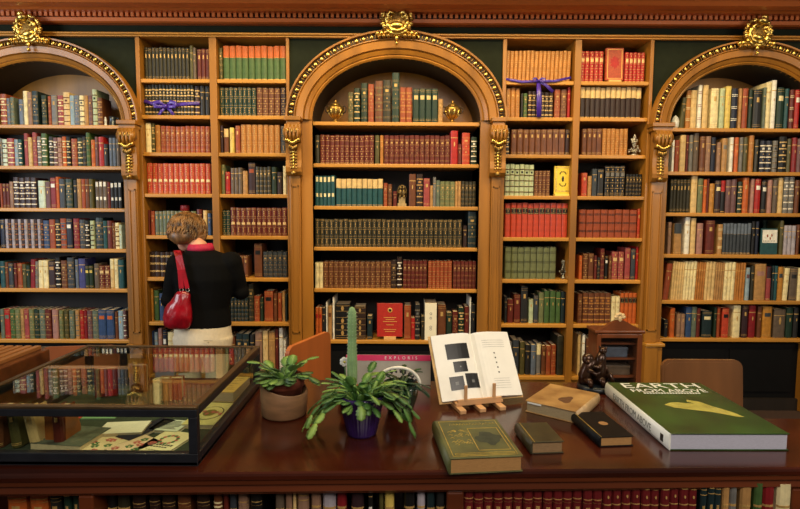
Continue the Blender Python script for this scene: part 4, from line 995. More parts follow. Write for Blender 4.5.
GRC = mat('green_gilt_cloth', (82, 84, 48), .5, 0, .35, 18)
OLDP = mat('old_gilt_edges', (164, 122, 72), .6, 0, .15, 150, 0, (1,1,8))
GDEC = mat('worn_gilt', (176, 148, 66), .45, .2, .4, 60)
def green_deco(root, W_, D_, T_, sp):
    m = MB(); z = T_
    def fr(x0,x1,y0,y1,t_=.0016):
        for (a,b,c,d) in ((x0,x1,y0,y0+t_),(x0,x1,y1-t_,y1),(x0,x0+t_,y0,y1),(x1-t_,x1,y0,y1)): m.box(a,b,c,d,z-.0001,z+.0005,GDEC)
    fr(W_*.05,W_*.95,D_*.04,D_*.96); fr(W_*.09,W_*.92,D_*.07,D_*.11); fr(W_*.44,W_*.9,D_*.16,D_*.74)
    random.seed(5)
    for i in range(26):      # scrollwork
        x, y = random.uniform(.12,.38)*W_, random.uniform(.3,.7)*D_
        m.tube([(x,y,z),(x+.006,y+.005,z+.0003),(x+.01,y,z),(x+.006,y-.004,z)], .0006, GDEC, 5)
    m.build('gilt_blocking', root, 'worn gilt decoration')
    m = MB(); x = W_*.2
    while x < W_*.88:     # worn title line, too worn to read
        hh = random.uniform(.006,.013); m.tube([(x,D_*.84,z),(x+.003,D_*.84+hh,z+.0003),(x+.006,D_*.85,z+.0003)], .0008, GDEC, 5); x += .0085
    m.build('gilt_title', root)
    m = MB(); pts = []
    for i in range(22):
        a = 2*PI*i/22; r_ = 1+.15*math.sin(a*4+1)+.1*math.sin(a*7); pts.append((W_*.68+.03*r_*math.cos(a), D_*.46+.035*r_*math.sin(a), z+.0003))
    m.add(pts, [list(range(22))], mat('dark_green_stamp', (44,52,38), .6, 0, .4, 50)); m.build('dark_vignette', root)
lying('worn olive-green cloth book with gilt decoration and dark vignette, front of the table', .113, 1.146, .10, .165, .215, .037, GRC, deco=green_deco, pages=OLDP)
DKOL = mat('dark_olive_leather', (52, 48, 28), .45, 0, .35, 30)
AGED = mat('aged_page_edges', (134, 106, 72), .8, 0, .2, 150, 0, (1,1,8))
def smalldeco(root, W_, D_, T_, sp):
    m = MB()
    m.box(.006, .0075, 0, D_, T_-.0002, T_+.0004, GDEC)
    m.build('gilt_line', sp)
lying('small thick dark olive book right of the worn green cloth book', .318, 1.249, .09, .079, .118, .030, DKOL, deco=smalldeco, pages=AGED)
VEL = mat('mottled_vellum', (176, 138, 84), .5, 0, .4, 14, rgb2=(124, 88, 46))
def veldeco(root, W_, D_, T_, sp):
    m = MB(); pts = []
    for i in range(18):
        a = 2*PI*i/18; r_ = 1+.2*math.sin(a*3+1); pts.append((W_*.38+.018*r_*math.cos(a), D_*.60+.03*r_*math.sin(a), T_+.0003))
    m.add(pts, [list(range(18))], mat('brown_stain', (92, 58, 30), .7, 0, .3, 60)); m.build('brown_stain', root)
# spine faces the camera-right: edge from (.484,1.437) to (.600,1.590)
a_ = math.atan2(.153, .116)
root = lying('mottled tan vellum-bound book lying askew behind the small dark books', .484, 1.437, a_-PI/2+PI, .148, .192, .034, VEL, deco=veldeco, pages=mat('grey_page_edges', (150,132,98), .8, 0, .2, 150, 0, (1,1,8)), spine_m=mat('pale_vellum', (190,158,112), .45, 0, .2, 30))
root.location = (.600, 1.590, TZT+.0004); root.rotation_euler.z = a_+PI/2
m = MB(); m.box(.10, .141, .191, .1935, .027, .031, WHT); m.build('white_slip', root, 'white paper slip showing between the pages')
BLKL = mat('black_leather', (10, 10, 12), .5, 0, .3, 30, .0, spec=.2)
def bdeco(root, W_, D_, T_, sp):
    m = MB(); m.add([(W_*.55+.012*math.cos(2*PI*i/20), D_*.5+.012*math.sin(2*PI*i/20), T_+.0004) for i in range(20)], [list(range(20))], mat('oval_seal', (150,112,70), .5)); m.build('round_seal', root)
    m = MB(); m.box(.002, .0035, 0, D_, T_, T_+.0004, GDEC); m.build('gilt_line', root)
lying('small black leather book with a round seal, left of the large photography book', .497, 1.29, .10, .086, .165, .026, BLKL, deco=bdeco, pages=OLDP)

# ------------------------------------------------------------------ open book on a wooden easel
ang = math.radians(15)
EO = Vector((.228, 1.59, TZT))
root = empty('open_book', (EO.x+.024, EO.y-.012, TZT+.020), 'open book with star photographs on its left page, propped on a wooden easel', 'book', None, ang)
rec = math.radians(34)
PAGE = mat('white_paper_page', (238, 236, 228), .6, 0, .03, 30)
TI = Matrix.Rotation(-rec, 4, 'X')      # lean back: local z goes up and away
HB = .205; WP = .130
def pagesurf(sg, off=0.0):
    n = 12; P = []
    for i in range(n+1):
        u = i/n; x = sg*(u*WP); y = -.014*math.sin(PI*min(1, u*1.4))*(1 if u < .75 else 1) - .002
        y = -.016*math.sin(PI*u**.6)*.9-.001
        P.append((x, y-off))
    return P
m = MB()
m.bbox(-WP-.006, WP+.006, .010, .0135, -.004, HB+.004, .001, mat('buff_cover', (196,160,104), .6), TI)
m.build('cover', root)
for sg, nm in ((-1, 'left'), (1, 'right')):
    P = pagesurf(sg); m = MB(); vs = []; fs = []; n = len(P)
    for x, y in P: vs += [(x, y, 0), (x, y, HB)]
    for x, y in P: vs += [(x*.985, .0098, 0), (x*.985, .0098, HB)]
    o = 2*n
    for i in range(n-1):
        fs += [(2*i,2*i+2,2*i+3,2*i+1), (o+2*i,o+2*i+1,o+2*i+3,o+2*i+2), (2*i,o+2*i,o+2*i+2,2*i+2), (2*i+1,2*i+3,o+2*i+3,o+2*i+1)]
    fs.append((2*n-2, o+2*n-2, o+2*n-1, 2*n-1))
    m.add(vs, fs, PAGE, TI, False); pg = m.build('page_block', root)
    m = MB()
    def patch(x0, x1, z0, z1, mt, d=.0006):
        xs_ = [x0+(x1-x0)*i/6 for i in range(7)]; V = []
        for x in xs_:
            u = abs(x)/WP; y = -.016*math.sin(PI*u**.6)*.9-.001-d
            V += [(x, y, z0), (x, y, z1)]
        m.add(V, [(2*i,2*i+2,2*i+3,2*i+1) for i in range(6)], mt, TI)
    if sg < 0:
        PB = mat('star_photo', (34,34,34), .3, 0, .3, 30)
        patch(-.093,-.022,HB*.60,HB*.84,PB); patch(-.078,-.036,HB*.40,HB*.56,PB); patch(-.098,-.055,HB*.14,HB*.34,PB); patch(-.048,-.005,HB*.15,HB*.37,PB)
        for (x, z, r_) in ((-.077,HB*.235,.007),(-.026,HB*.25,.006),(-.057,HB*.48,.003)):
            patch(x-r_*.7, x+r_*.7, z-r_*.7, z+r_*.7, mat('star_glow_print', (110,112,112), .4), .0011)
    else:
        for k in range(4): patch(.028, .105, HB*(.86-.035*k)-.0006, HB*(.86-.035*k)+.0006, mat('grey_type', (186,184,178), .6))
        for k in range(5): patch(.042, .096, HB*(.26-.035*k)-.0006, HB*(.26-.035*k)+.0006, mat('grey_type', (186,184,178), .6))
        for k in range(5): patch(.0598+.0005*k, .0642+.0005*k, HB*(.655-.075*k)-.0022, HB*(.655-.075*k)+.0022, INK)
    m.build('page_print', pg)
BEECH = mat('beech', (196, 150, 104), .5, 0, .2, 10, .1, (.2,1,1))
root = empty('book_easel', (EO.x, EO.y, TZT), 'small beech wood easel holding up the open book', 'book stand', None, ang)
m = MB(); m.bbox(-.075, .075, -.040, -.016, .012, .020, .002, BEECH); m.bbox(-.07, .07, -.041, -.034, .012, .03, .002, BEECH); m.build('ledge', root)
for x in (-.066, -.005, .058):
    m = MB(); m.bbox(x-.010, x+.010, -.075, .055, 0, .012, .002, BEECH); m.build('foot', root)
for x in (-.045, .045):
    m = MB(); m.bbox(x-.005, x+.005, -.042, -.036, .024, .072, .002, BEECH); m.build('page_prop', root)
m = MB(); 
for x in (-.05, .05): m.box(x-.007, x+.007, .030, .036, .0, .16, BEECH, Matrix.Rotation(-rec, 4, 'X'))
m.box(-.06, .06, .030, .036, .11, .13, BEECH, Matrix.Rotation(-rec, 4, 'X')); m.build('back_rest', root)

# ------------------------------------------------------------------ plants
LEAF = mat('cactus_leaf', (92, 136, 58), .45, 0, .45, 14, rgb2=(40, 78, 34)); LEAF2 = mat('fern_leaf', (96, 128, 66), .5, 0, .4, 16, rgb2=(46, 76, 38))
LEAFY = mat('young_leaf', (140, 170, 78), .45, 0, .3, 14, rgb2=(84, 126, 56))
SOIL = mat('soil', (40, 28, 20), .95, 0, .4, 90)
def seg_leaf(mb, p, d, up, L, W_, mt, curl=0):
    d = d.normalized(); s_ = d.cross(up).normalized(); n_ = s_.cross(d).normalized()
    prof = [(0,.22),(.14,.7),(.2,.55),(.38,1),(.44,.8),(.62,1),(.68,.78),(.86,.8),(.93,.5),(1,.22)]
    vs = []; fs = []
    for t_, w_ in prof:
        c = p+d*L*t_-n_*curl*L*t_*t_
        vs += [c+s_*W_*w_/2+n_*.0015, c+n_*.0028, c-s_*W_*w_/2+n_*.0015, c-n_*.0006]
    for i in range(len(prof)-1):
        for k in range(4): fs.append((i*4+k, i*4+(k+1) % 4, (i+1)*4+(k+1) % 4, (i+1)*4+k))
    fs += [(3,2,1,0), tuple(len(prof)*4-4+k for k in range(4))]
    mb.add(vs, fs, mt, None, True)
    return p+d*L-n_*curl*L
random.seed(21)
# purple fluted pot with the trailing leaf cactus
PC = Vector((-.097, 1.365, TZT))
root = empty('potted_cactus', PC, 'trailing leaf cactus in a fluted deep purple pot, front centre of the table', 'potted plant')
PURP = mat('purple_glaze', (44, 24, 78), .25, 0, .3, 20, .5)
m = MB(); m.lathe((0,0,0), [(0,.001),(.036,0),(.038,.006),(.044,.03),(.052,.07),(.057,.095),(.060,.098),(.060,.106),(.055,.107),(.052,.1),(.05,.09),(0,.088)], PURP, 96, None, .022, 32); m.build('pot', root)
m = MB(); m.lathe((0,0,.088), [(0,.004),(.03,.004),(.05,0)], SOIL, 20); m.build('soil', root)
m = MB()
arms_ = []
for i in range(84): arms_.append((2*PI*i/84*11+random.uniform(-.3,.3), random.uniform(.1, 1.35), None))
for a in (PI*.93, PI*1.0, PI*1.08, PI*1.16, PI*1.25, -.1, .05, -.3, -.42, PI*.85, PI*1.2): arms_.append((a, random.uniform(.45,.8), 5))
for a, el, nn in arms_:
    p = Vector((.024*math.cos(a), .024*math.sin(a), .088))
    d = Vector((math.cos(a)*math.cos(el), math.sin(a)*math.cos(el), math.sin(el)))
    n = nn or (random.choice((1,2,2)) if math.sin(a) < -.5 and el < .7 else random.choice((2,3,3)))
    for k in range(n):
        L = random.uniform(.026,.040); up_ = Vector((0,0,1)) if abs(d.z) < .8 else Vector((math.cos(a), math.sin(a), .3))*-1
        p = seg_leaf(m, p, d, up_, L, random.uniform(.018,.028), random.choice((LEAF, LEAF, LEAFY)), random.uniform(.05,.25))
        d = (d+Vector((random.uniform(-.35,.35)+.1*math.cos(a), random.uniform(-.35,.35), random.uniform(-.75,-.25)))).normalized()
m.build('leaves', root)
# columnar cactus
X = -.137
root = empty('columnar_cactus', (X, 1.535, TZT), 'single slender upright cactus column rising behind the trailing leaf cactus', 'potted plant')
TERR = mat('terracotta', (160, 84, 50), .8, 0, .2, 30)
m = MB(); m.lathe((0,0,0), [(0,.001),(.028,0),(.036,.05),(.039,.051),(.039,.064),(.035,.064),(.033,.055),(0,.054)], TERR, 28); m.build('pot', root)
CACT = mat('cactus_skin', (124, 156, 104), .6, 0, .25, 30)
m = MB(); m.lathe((0,0,.054), [(.009,0),(.0135,.03),(.014,.08),(.0115,.14),(.012,.2),(.0105,.235),(.006,.247),(0,.250)], CACT, 60, None, .09, 9)
m.build('stem', root)
m = MB()
for k in range(9):
    a = 2*PI*k/9
    for q in range(22):
        z = .065+q*.0105; r_ = .0122
        for b in (-.5, 0, .5):
            e = Vector((math.cos(a+b), math.sin(a+b), .4)).normalized(); p = Vector((r_*.97*math.cos(a), r_*.97*math.sin(a), z)); m.tube([p, p+e*.004], [.0004,.0002], mat('pale_spines', (206,210,186), .6), 3)
m.build('spines', root)
# dark green pot with dark trailing foliage and a white looped handle
root = empty('potted_plant', (.003, 1.525, TZT), 'small plant in a dark green glazed pot with white loop, beside the purple pot', 'potted plant')
m = MB(); m.lathe((0,0,0), [(0,.001),(.034,0),(.037,.004),(.05,.045),(.053,.07),(.05,.085),(.047,.085),(.047,.078),(0,.076)], mat('dark_green_glaze', (30,48,36), .2, 0, .3, 20, .5), 40); m.build('pot', root)
m = MB()
for i in range(20):
    a = random.uniform(0, 2*PI); el = random.uniform(.2,1.1); p = Vector((.012*math.cos(a), .012*math.sin(a), .076)); d = Vector((math.cos(a)*math.cos(el), math.sin(a)*math.cos(el), math.sin(el)))
    for k in range(3):
        p = seg_leaf(m, p, d, Vector((0,0,1)), .028, .016, mat('dark_leaf', (44, 82, 42), .45, 0, .4, 16, rgb2=(24,48,26)), .15); d = (d+Vector((random.uniform(-.2,.2), random.uniform(-.2,.2), -.4))).normalized()
m.build('leaves', root)
m = MB(); m.tube([(.062*math.cos(t)-.006, -.01, .082+.050*math.sin(t)) for t in [PI*.95-PI*1.0*i/20 for i in range(21)]], .0045, mat('white_loop', (220,216,204), .4), 8)
for i in range(9):
    t = PI*.8-PI*.8*i/9; m.tube([(.045*math.cos(t)-.006,-.012,.082+.036*math.sin(t)),(.056*math.cos(t+.08)-.006,-.012,.082+.045*math.sin(t+.08))], .003, INK, 5)
m.build('white_loop', root, 'white looped handle with dark filigree')
# stoneware cache pot
PC = Vector((-.327, 1.497, TZT))
root = empty('potted_plant', PC, 'leafy plant in a brown stoneware pot, beside the glass display case', 'potted plant')
STON = mat('brown_stoneware', (134, 98, 66), .6, 0, .25, 18, .1, (1,1,3))
m = MB(); seg = 48; prof_o = []
vs = []; fs = []
for i in range(seg):
    a = 2*PI*i/seg; hz = .085+.016*math.cos(a-2.7)
    for r_, z in ((0,.001),(.058,.001),(.063,.006),(.0655,.045),(.066,hz-.004),(.064,hz),(.0605,hz-.001),(.060,.03),(0,.028)): vs.append((r_*math.cos(a), r_*math.sin(a), z))
for i in range(seg):
    j = (i+1) % seg
    for q in range(8): fs.append((i*9+q, j*9+q, j*9+q+1, i*9+q+1))
m.add(vs, fs, STON, None, True); m.build('cachepot', root)
m = MB(); m.lathe((0,0,.0285), [(0,0),(.044,0),(.053,.055),(.057,.056),(.057,.084),(.052,.084),(.050,.074),(0,.073)], mat('terracotta_dark', (122,56,36), .75, 0, .25, 30), 36); m.build('inner_pot', root, 'reddish terracotta pot')
m = MB(); m.lathe((0,0,.1015), [(0,.004),(.03,.003),(.050,0)], SOIL, 20); m.build('soil', root)
m = MB(); random.seed(9)
for i in range(44):
    a = 2*PI*i/44*5+random.uniform(-.3,.3); el = random.uniform(.15,1.2); p = Vector((.015*math.cos(a), .015*math.sin(a), .102))
    d = Vector((math.cos(a)*math.cos(el), math.sin(a)*math.cos(el), math.sin(el)))
    for k in range(random.choice((2,2,3)) if abs(math.cos(a)) > .4 else 2):
        p = seg_leaf(m, p, d, Vector((0,0,1)) if abs(d.z) < .8 else Vector((-math.cos(a), -math.sin(a), .3)), .036, random.uniform(.024,.036), random.choice((LEAF2, LEAF2, LEAFY)), .1); d = (d+Vector((random.uniform(-.2,.2), random.uniform(-.2,.2), -.42))).normalized()
m.build('leaves', root)
# small white flower by the cactus
root = empty('white_flower', (-.165, 1.60, TZT), 'small white star-shaped flower standing behind the plants', 'flower')
m = MB(); m.lathe((0,0,0), [(0,.001),(.018,0),(.022,.035),(.02,.036),(.018,.03),(0,.03)], TERR, 20); m.build('pot', root)
m = MB(); m.tube([(0,0,.03),(.002,0,.08),(0,-.004,.122)], .002, LEAF, 6); m.build('stem', root)
m = MB()
for k in range(7):
    a = 2*PI*k/7; m.sphere((.009*math.cos(a),-.006,.125+.009*math.sin(a)), (.0065,.002,.0065), WHT, 8, 5)
m.sphere((0,-.008,.125), (.004,.003,.004), YELG, 8, 5); m.build('petals', root)
m = MB(); 
for k in range(8):
    a = 2*PI*k/8; seg_leaf(m, Vector((0,0,.032)), Vector((math.cos(a), math.sin(a), .9)), Vector((0,0,1)), .03, .012, LEAF, .2)
m.build('leaves', root)

# ------------------------------------------------------------------ magazine standing at the back edge
root = empty('magazine', (-.03, 1.762, TZT+.0005), 'grey magazine with a pink title band, propped up at the back edge behind the plants', 'magazine'); root.rotation_euler.x = -.25
m = MB(); m.bbox(-.15, .135, 0, .008, 0, .098, .001, mat('grey_photo_cover', (164,158,146), .4, 0, .2, 14, .2)); m.build('cover', root)
m = MB(); m.box(-.15, .135, -.0006, .0002, .078, .0975, mat('pink_band', (206,34,92), .4, 0, .05)); m.build('title_band', root, 'bright pink band')
b = text_mesh('EXPLORIS', .014, WHT, .0002, Matrix.Translation((.035, -.0009, .0875)) @ Matrix.Rotation(PI/2, 4, 'X'), 1.0, 2.0); b.build('title_lettering', root)
# ------------------------------------------------------------------ bronze group
SC = mat('dark_bronze', (58, 36, 22), .3, .6, .5, 40, .2)
SCB = mat('blue_black_base', (26, 32, 38), .35, .2, .3, 40)
root = empty('bronze_sculpture', (.646, 1.735, TZT+.0005), 'small dark bronze figure group on a round base, behind the big photography book', 'sculpture')
m = MB(); m.lathe((0,0,0), [(0,0),(.056,0),(.06,.006),(.057,.014),(.048,.018),(0,.02)], SCB, 32); m.build('base', root)
m = MB(); B = lambda *a: m.sphere(*a, SC, 12, 8)
m.tube([(-.034,0,.018),(-.036,0,.045),(-.026,0,.075),(-.012,-.002,.1)], [.022,.022,.02,.013], SC, 10)
B((-.028,.002,.098), (.019,.019,.02)); B((-.033,-.016,.094), (.008,.008,.007))
m.tube([(.004,0,.02),(.006,0,.06),(.012,0,.1),(.016,-.002,.122)], [.026,.024,.018,.011], SC, 10)
B((.018,-.004,.128), (.013,.014,.012)); m.tube([(.024,-.006,.134),(.03,-.01,.14)], [.005,.002], SC, 6); m.tube([(.010,-.002,.136),(.006,0,.143)], [.005,.002], SC, 6)
m.tube([(-.034,-.016,.07),(-.012,-.032,.056),(.006,-.028,.066)], [.008,.007,.006], SC, 8); m.tube([(.016,-.014,.095),(-.004,-.03,.078),(-.02,-.028,.08)], [.008,.007,.006], SC, 8)
m.tube([(-.04,-.006,.03),(-.032,-.04,.034),(-.03,-.042,.018)], [.012,.01,.007], SC, 8); m.tube([(.0,-.012,.03),(.006,-.042,.04),(.01,-.044,.018)], [.013,.011,.007], SC, 8)
m.tube([(.026,0,.03),(.042,-.012,.05),(.05,-.016,.02)], [.012,.01,.008], SC, 8); m.tube([(.02,.01,.08),(.036,.012,.06),(.046,.008,.03)], [.009,.008,.006], SC, 8)
m.build('figures', root)

# ------------------------------------------------------------------ chairs
def chair(name, label, X, Y, rz, W_, ztop, hback, seat_z=.45, slant=.10, wd=(172,110,60), square=False):
    root = empty(name, (X, Y, 0), label, 'chair', 'wooden chairs behind the table', rz)
    Wd = mat('chair_wood_%d' % wd[0], wd, .4, 0, .25, 8, .2, (1,1,.15)); Dk = mat('chair_frame_wood', (86,50,28), .4, 0, .25, 10, .1, (1,1,.15))
    # the chair faces -y (its back stands at y = 0)
    D = .42; T_ = .018; r_ = .035
    # back: rounded slab, slightly slanted
    pts = []
    for (cx_, cz_, a0) in ((W_/2-r_, hback-r_, 0), (-W_/2+r_, hback-r_, PI/2), (-W_/2+r_*.5, r_*.5, PI), (W_/2-r_*.5, r_*.5, 1.5*PI)):
        rr_ = r_ if cz_ > hback/2 else r_*.5
        for k in range(6): a = a0+PI/2*k/5; pts.append((cx_+rr_*math.cos(a), cz_+rr_*math.sin(a)))
    m = MB(); Q = Matrix.Translation((0, 0, ztop-hback)) @ Matrix.Rotation(-slant, 4, 'X')
    n = len(pts); N_ = []
    m.yprism(pts, 0, T_, Wd, Q)
    m.yprism([(p[0]*.94, hback/2+(p[1]-hback/2)*.94) for p in pts], -.0015, 0, Wd, Q)
    m.build('backrest', root)
    m = MB(); m.bbox(-W_/2, W_/2, -D, .0, seat_z-.025, seat_z, .008, Wd); m.build('seat', root)
    for sx in (-1, 1):
        m = MB(); m.tube([(sx*(W_/2-.03), .012, 0), (sx*(W_/2-.03), .012, seat_z), (sx*(W_/2-.03), .014+slant*.2, ztop-hback+.03)], .014, Dk, 10); m.build('leg', root)
        m = MB(); m.tube([(sx*(W_/2-.03), -D+.03, 0), (sx*(W_/2-.03), -D+.03, seat_z-.02)], [.012,.016], Dk, 10); m.build('leg', root)
        m = MB(); m.tube([(sx*(W_/2-.03), -D+.03, .18), (sx*(W_/2-.03), .012, .18)], .009, Dk, 8); m.build('stretcher', root)
    return root
chair('wooden_chair', 'plain light brown wooden chair with a rounded slab back, behind the big photography book', 1.262, 2.17, .0, .335, .89, .36, wd=(118, 76, 40))
# left chair: seen at an angle, slab from (-.443,2.1) to (-.333,2.4)
def place_back(x0, y0, x1, y1): return ((x0+x1)/2, (y0+y1)/2, math.atan2(y1-y0, x1-x0))
X, Y, A_ = place_back(-.447, 2.07, -.325, 2.38)
chair('wooden_chair', 'orange-brown wooden chair turned sideways, behind the leafy plant in the stoneware pot', X, Y, A_+PI, .335, .965, .4, .45, -.0, (176, 96, 44))
chair('wooden_chair', 'wooden chair half hidden behind the display case and the slatted walnut box', -1.40, 2.30, .15, .32, .90, .3, .45, .1, (150, 84, 46))
# ------------------------------------------------------------------ reading table with a paper
RT_ = mat('dark_reading_table', (40, 26, 20), .4, 0, .3, 8, .2)
root = empty('reading_table', (-1.95, 2.8, 0), 'low dark reading table behind the slatted walnut box, a white paper on it', 'table')
m = MB(); m.bbox(-.5, .36, -.3, .10, .72, .75, .004, RT_); m.build('top', root)
for x in (-.45,.31):
    for y in (-.25,.05): m = MB(); m.bbox(x-.025,x+.025,y-.025,y+.025,0,.72,.003,RT_); m.build('leg', root)
P = TZ(60, 353.5, .755)
m = MB(); m.bbox(-.11, .11, -.08, .08, 0, .012, .002, PAGE); o = m.build('paper_stack', None, None, (P.x, P.y, .7502)); o.rotation_euler.z = .1
tag(o, 'stack of white paper lying on the low dark reading table', 'paper')

# ------------------------------------------------------------------ small glazed cabinet
CW = mat('cabinet_cherry', (108, 58, 30), .35, 0, .25, 10, .2, (1,1,.2))
yc = 3.42; X0, X1 = WY(596, 350, yc).x, WY(641, 350, yc).x; zt_ = WY(612, 333, yc).z; zp = WY(612, 320, yc).z
root = empty('glazed_cabinet', ((X0+X1)/2, yc, 0), 'small glass-fronted wooden cabinet with a curved pediment, in front of the right bay', 'cabinet')
m = MB(); D_ = .15
m.bbox(X0, X0+.02, yc, yc+D_, .02, zt_, .003, CW); m.bbox(X1-.02, X1, yc, yc+D_, .02, zt_, .003, CW); m.box(X0+.02, X1-.02, yc+D_-.012, yc+D_, .02, zt_, BACK); m.bbox(X0, X1, yc, yc+D_, 0, .05, .003, CW)
wpart(m, 'body', root)
m = MB(); m.bbox(X0-.015, X1+.015, yc-.02, yc+D_, zt_, zt_+.018, .004, CW)
Wc = X1-X0; pts = [(X0, zt_+.018)]+[(X0+Wc*u, zt_+.018+(zp-zt_-.018)*(math.sin(PI*u)**1.6)) for u in [i/24 for i in range(1,24)]]+[(X1, zt_+.018)]
m.yprism(pts, yc-.01, yc+.02, CW); wpart(m, 'pediment', root)
m = MB(); xm = (X0+X1)/2
for k in range(5): a = PI*k/4; m.sphere((xm+.022*math.cos(a), yc-.004, zp+.02+.018*math.sin(a)), (.016,.007,.012), mat('bone', (214,186,140), .5), 8, 6)
m.sphere((xm, yc-.004, zp+.008), (.014,.01,.022), mat('bone', (214,186,140), .5), 10, 7); wpart(m, 'finial', root, 'pale carved finial')
for z in (.12, .27, .42, .54, .64):
    m = MB(); m.box(X0+.02, X1-.02, yc+.03, yc+D_-.012, z, z+.012, CW); wpart(m, 'shelf', root)
m = MB()
for (a,b,c,d) in ((X0+.0,X0+.026,.06,zt_-.004),(X1-.03,X1-.0,.06,zt_-.004),(X0+.026,X1-.03,.06,.11),(X0+.026,X1-.03,zt_-.03,zt_-.004)): m.bbox(a,b,yc-.018,yc-.001,c,d,.003,CW)
dr = wpart(m, 'door', root)
def sub(mb, name, par, base, label=None):
    inv = base.matrix_basis.inverted(); mb.v = [inv @ v for v in mb.v]; return mb.build(name, par, label)
m = MB(); m.box(X0+.024, X1-.028, yc-.011, yc-.008, .108, zt_-.028, glass_mat('cabinet_glass')); sub(m, 'pane', dr, root)
m = MB(); m.sphere((X0+.014, yc-.026, .4), .008, GOLDD); m.tube([(X0+.014,yc-.02,.4),(X0+.014,yc-.012,.4)], .004, GOLDD); sub(m, 'knob', dr, root)
for k, (z, c, l, w_) in enumerate(((.432,'gbrown','grey-brown document box on the second shelf inside the glazed cabinet',.2),(.552,'bluegrey','blue-grey document box on the top shelf inside the glazed cabinet',.16),(.282,'lilac','pale document box low inside the glazed cabinet',.19))):
    m = MB(); m.bbox(-w_/2, w_/2, 0, .08, 0, .06, .003, cover(c)); o = m.build('document_box', None, None, (xm, yc+.05, z+.0005)); tag(o, l, 'box')
    m = MB(); m.bbox(-w_/2-.002, w_/2+.002, -.002, .082, .045, .064, .003, cover(c)); m.build('lid', o)

# ------------------------------------------------------------------ person
YP = 3.50
def PP(px, py, dy=0.0): return WY(px, py, YP+dy)
SKIN = mat('skin', (206, 150, 122), .55, 0, .08, 30)
BLK = mat('black_knit', (8, 8, 9), .9, 0, .25, 160, bump=.3, spec=.12); TRO = mat('cream_twill', (214, 200, 172), .8, 0, .06, 60, bump=.15)
HAIR = mat('brown_hair_streaked', (146, 102, 54), .45, 0, .4, 30, .05, (1,1,.4), rgb2=(34, 21, 12)); FUCH = mat('crimson_shirt', (172, 22, 62), .7, 0, .15, 60)
RLEA = mat('red_leather', (140, 8, 26), .3, 0, .4, 14, .3)
def remesh(o, vox, sm=6):
    md = o.modifiers.new('union', 'REMESH'); md.mode = 'VOXEL'; md.voxel_size = vox; md.use_smooth_shade = True
    ms = o.modifiers.new('smooth', 'SMOOTH'); ms.iterations = sm; ms.factor = .5
    dg = bpy.context.evaluated_depsgraph_get(); dg.update()
    me = bpy.data.meshes.new_from_object(o.evaluated_get(dg)); o.modifiers.clear(); mats = list(o.data.materials)
    o.data = me
    for p in me.polygons: p.use_smooth = True
    return o
pel = PP(203, 334); BX, BY = pel.x, pel.y
root = empty('person', (BX, BY, 0), 'person with short brown hair, black top and cream trousers, back turned, at the shelves', 'person')
def loft(mb, rings, mt, seg=24):       # rings: centre, rx, ry
    vs = []; fs = []
    for c, rx, ry in rings:
        for k in range(seg): a = 2*PI*k/seg; vs.append((c[0]+rx*math.cos(a), c[1]+ry*math.sin(a), c[2]))
    n = len(rings)
    for i in range(n-1):
        for k in range(seg): fs.append((i*seg+k, i*seg+(k+1)%seg, (i+1)*seg+(k+1)%seg, (i+1)*seg+k))
    fs += [list(range(seg-1,-1,-1)), [(n-1)*seg+k for k in range(seg)]]
    mb.add(vs, fs, mt, None, True)
hipz = pel.z; shL, shR = PP(178, 260), PP(231, 258); elL, elR = PP(169, 300, .02), PP(241, 292, .04)
haL, haR = Vector((BX-.10, BY+.30, elL.z+.10)), Vector((BX+.11, BY+.30, elR.z+.08))
nk = PP(200, 247, .03); hd = PP(187, 233, .10)
chz = shL.z-.02; cxs = (shL.x+shR.x)/2
def torso(mb, mt, g=0.0, zlo=None):
    zl = zlo if zlo else hipz-.03
    loft(mb, [((BX,BY,zl),.175+g,.12+g),((BX,BY,hipz+.06),.172+g,.118+g),((BX+.003,BY,hipz+.18),.155+g,.108+g),((cxs,BY,hipz+.30),.168+g,.115+g),((cxs,BY-.005,chz-.10),.182+g,.12+g),((cxs,BY,chz),.178+g,.105+g),((cxs-.003,BY+.01,chz+.055),.13+g,.08+g),((nk.x,BY+.02,nk.z-.015),.065+g,.06+g)], mt)
def arms(mb, mt, g=0.0, end=1.0):
    for s0, e0, h0 in ((shL, elL, haL), (shR, elR, haR)):
        s1 = Vector(s0)+Vector((0,0,-.03))
        hh = Vector(e0)+(Vector(h0)-Vector(e0))*end
        mb.tube([s1, (s1+Vector(e0))/2, e0, (Vector(e0)+hh)/2, hh], [.058+g,.048+g,.040+g,.036+g,.027+g], mt, 16)
        mb.sphere(s1, .060+g, mt, 14, 10)
        mb.sphere(e0, .041+g, mt, 12, 8)
def legs(mb, mt, g=0.0, zend=.05):
    for sg in (-1, 1):
        hp = Vector((BX+sg*.085, BY, hipz-.02)); kn = Vector((BX+sg*.088, BY-.01, .44)); an = Vector((BX+sg*.09, BY, zend))
        mb.tube([hp, (hp+kn)/2, kn, kn+(an-kn)*.35, an], [.095+g,.078+g,.056+g,.056+g,.038+g], mt, 18)
m = MB(); torso(m, SKIN); arms(m, SKIN, 0); legs(m, SKIN)
m.tube([(nk.x, nk.y-.02, nk.z-.05), (nk.x, nk.y, nk.z), tuple(hd+Vector((0,-.01,-.03)))], [.058,.052,.05], SKIN, 14)
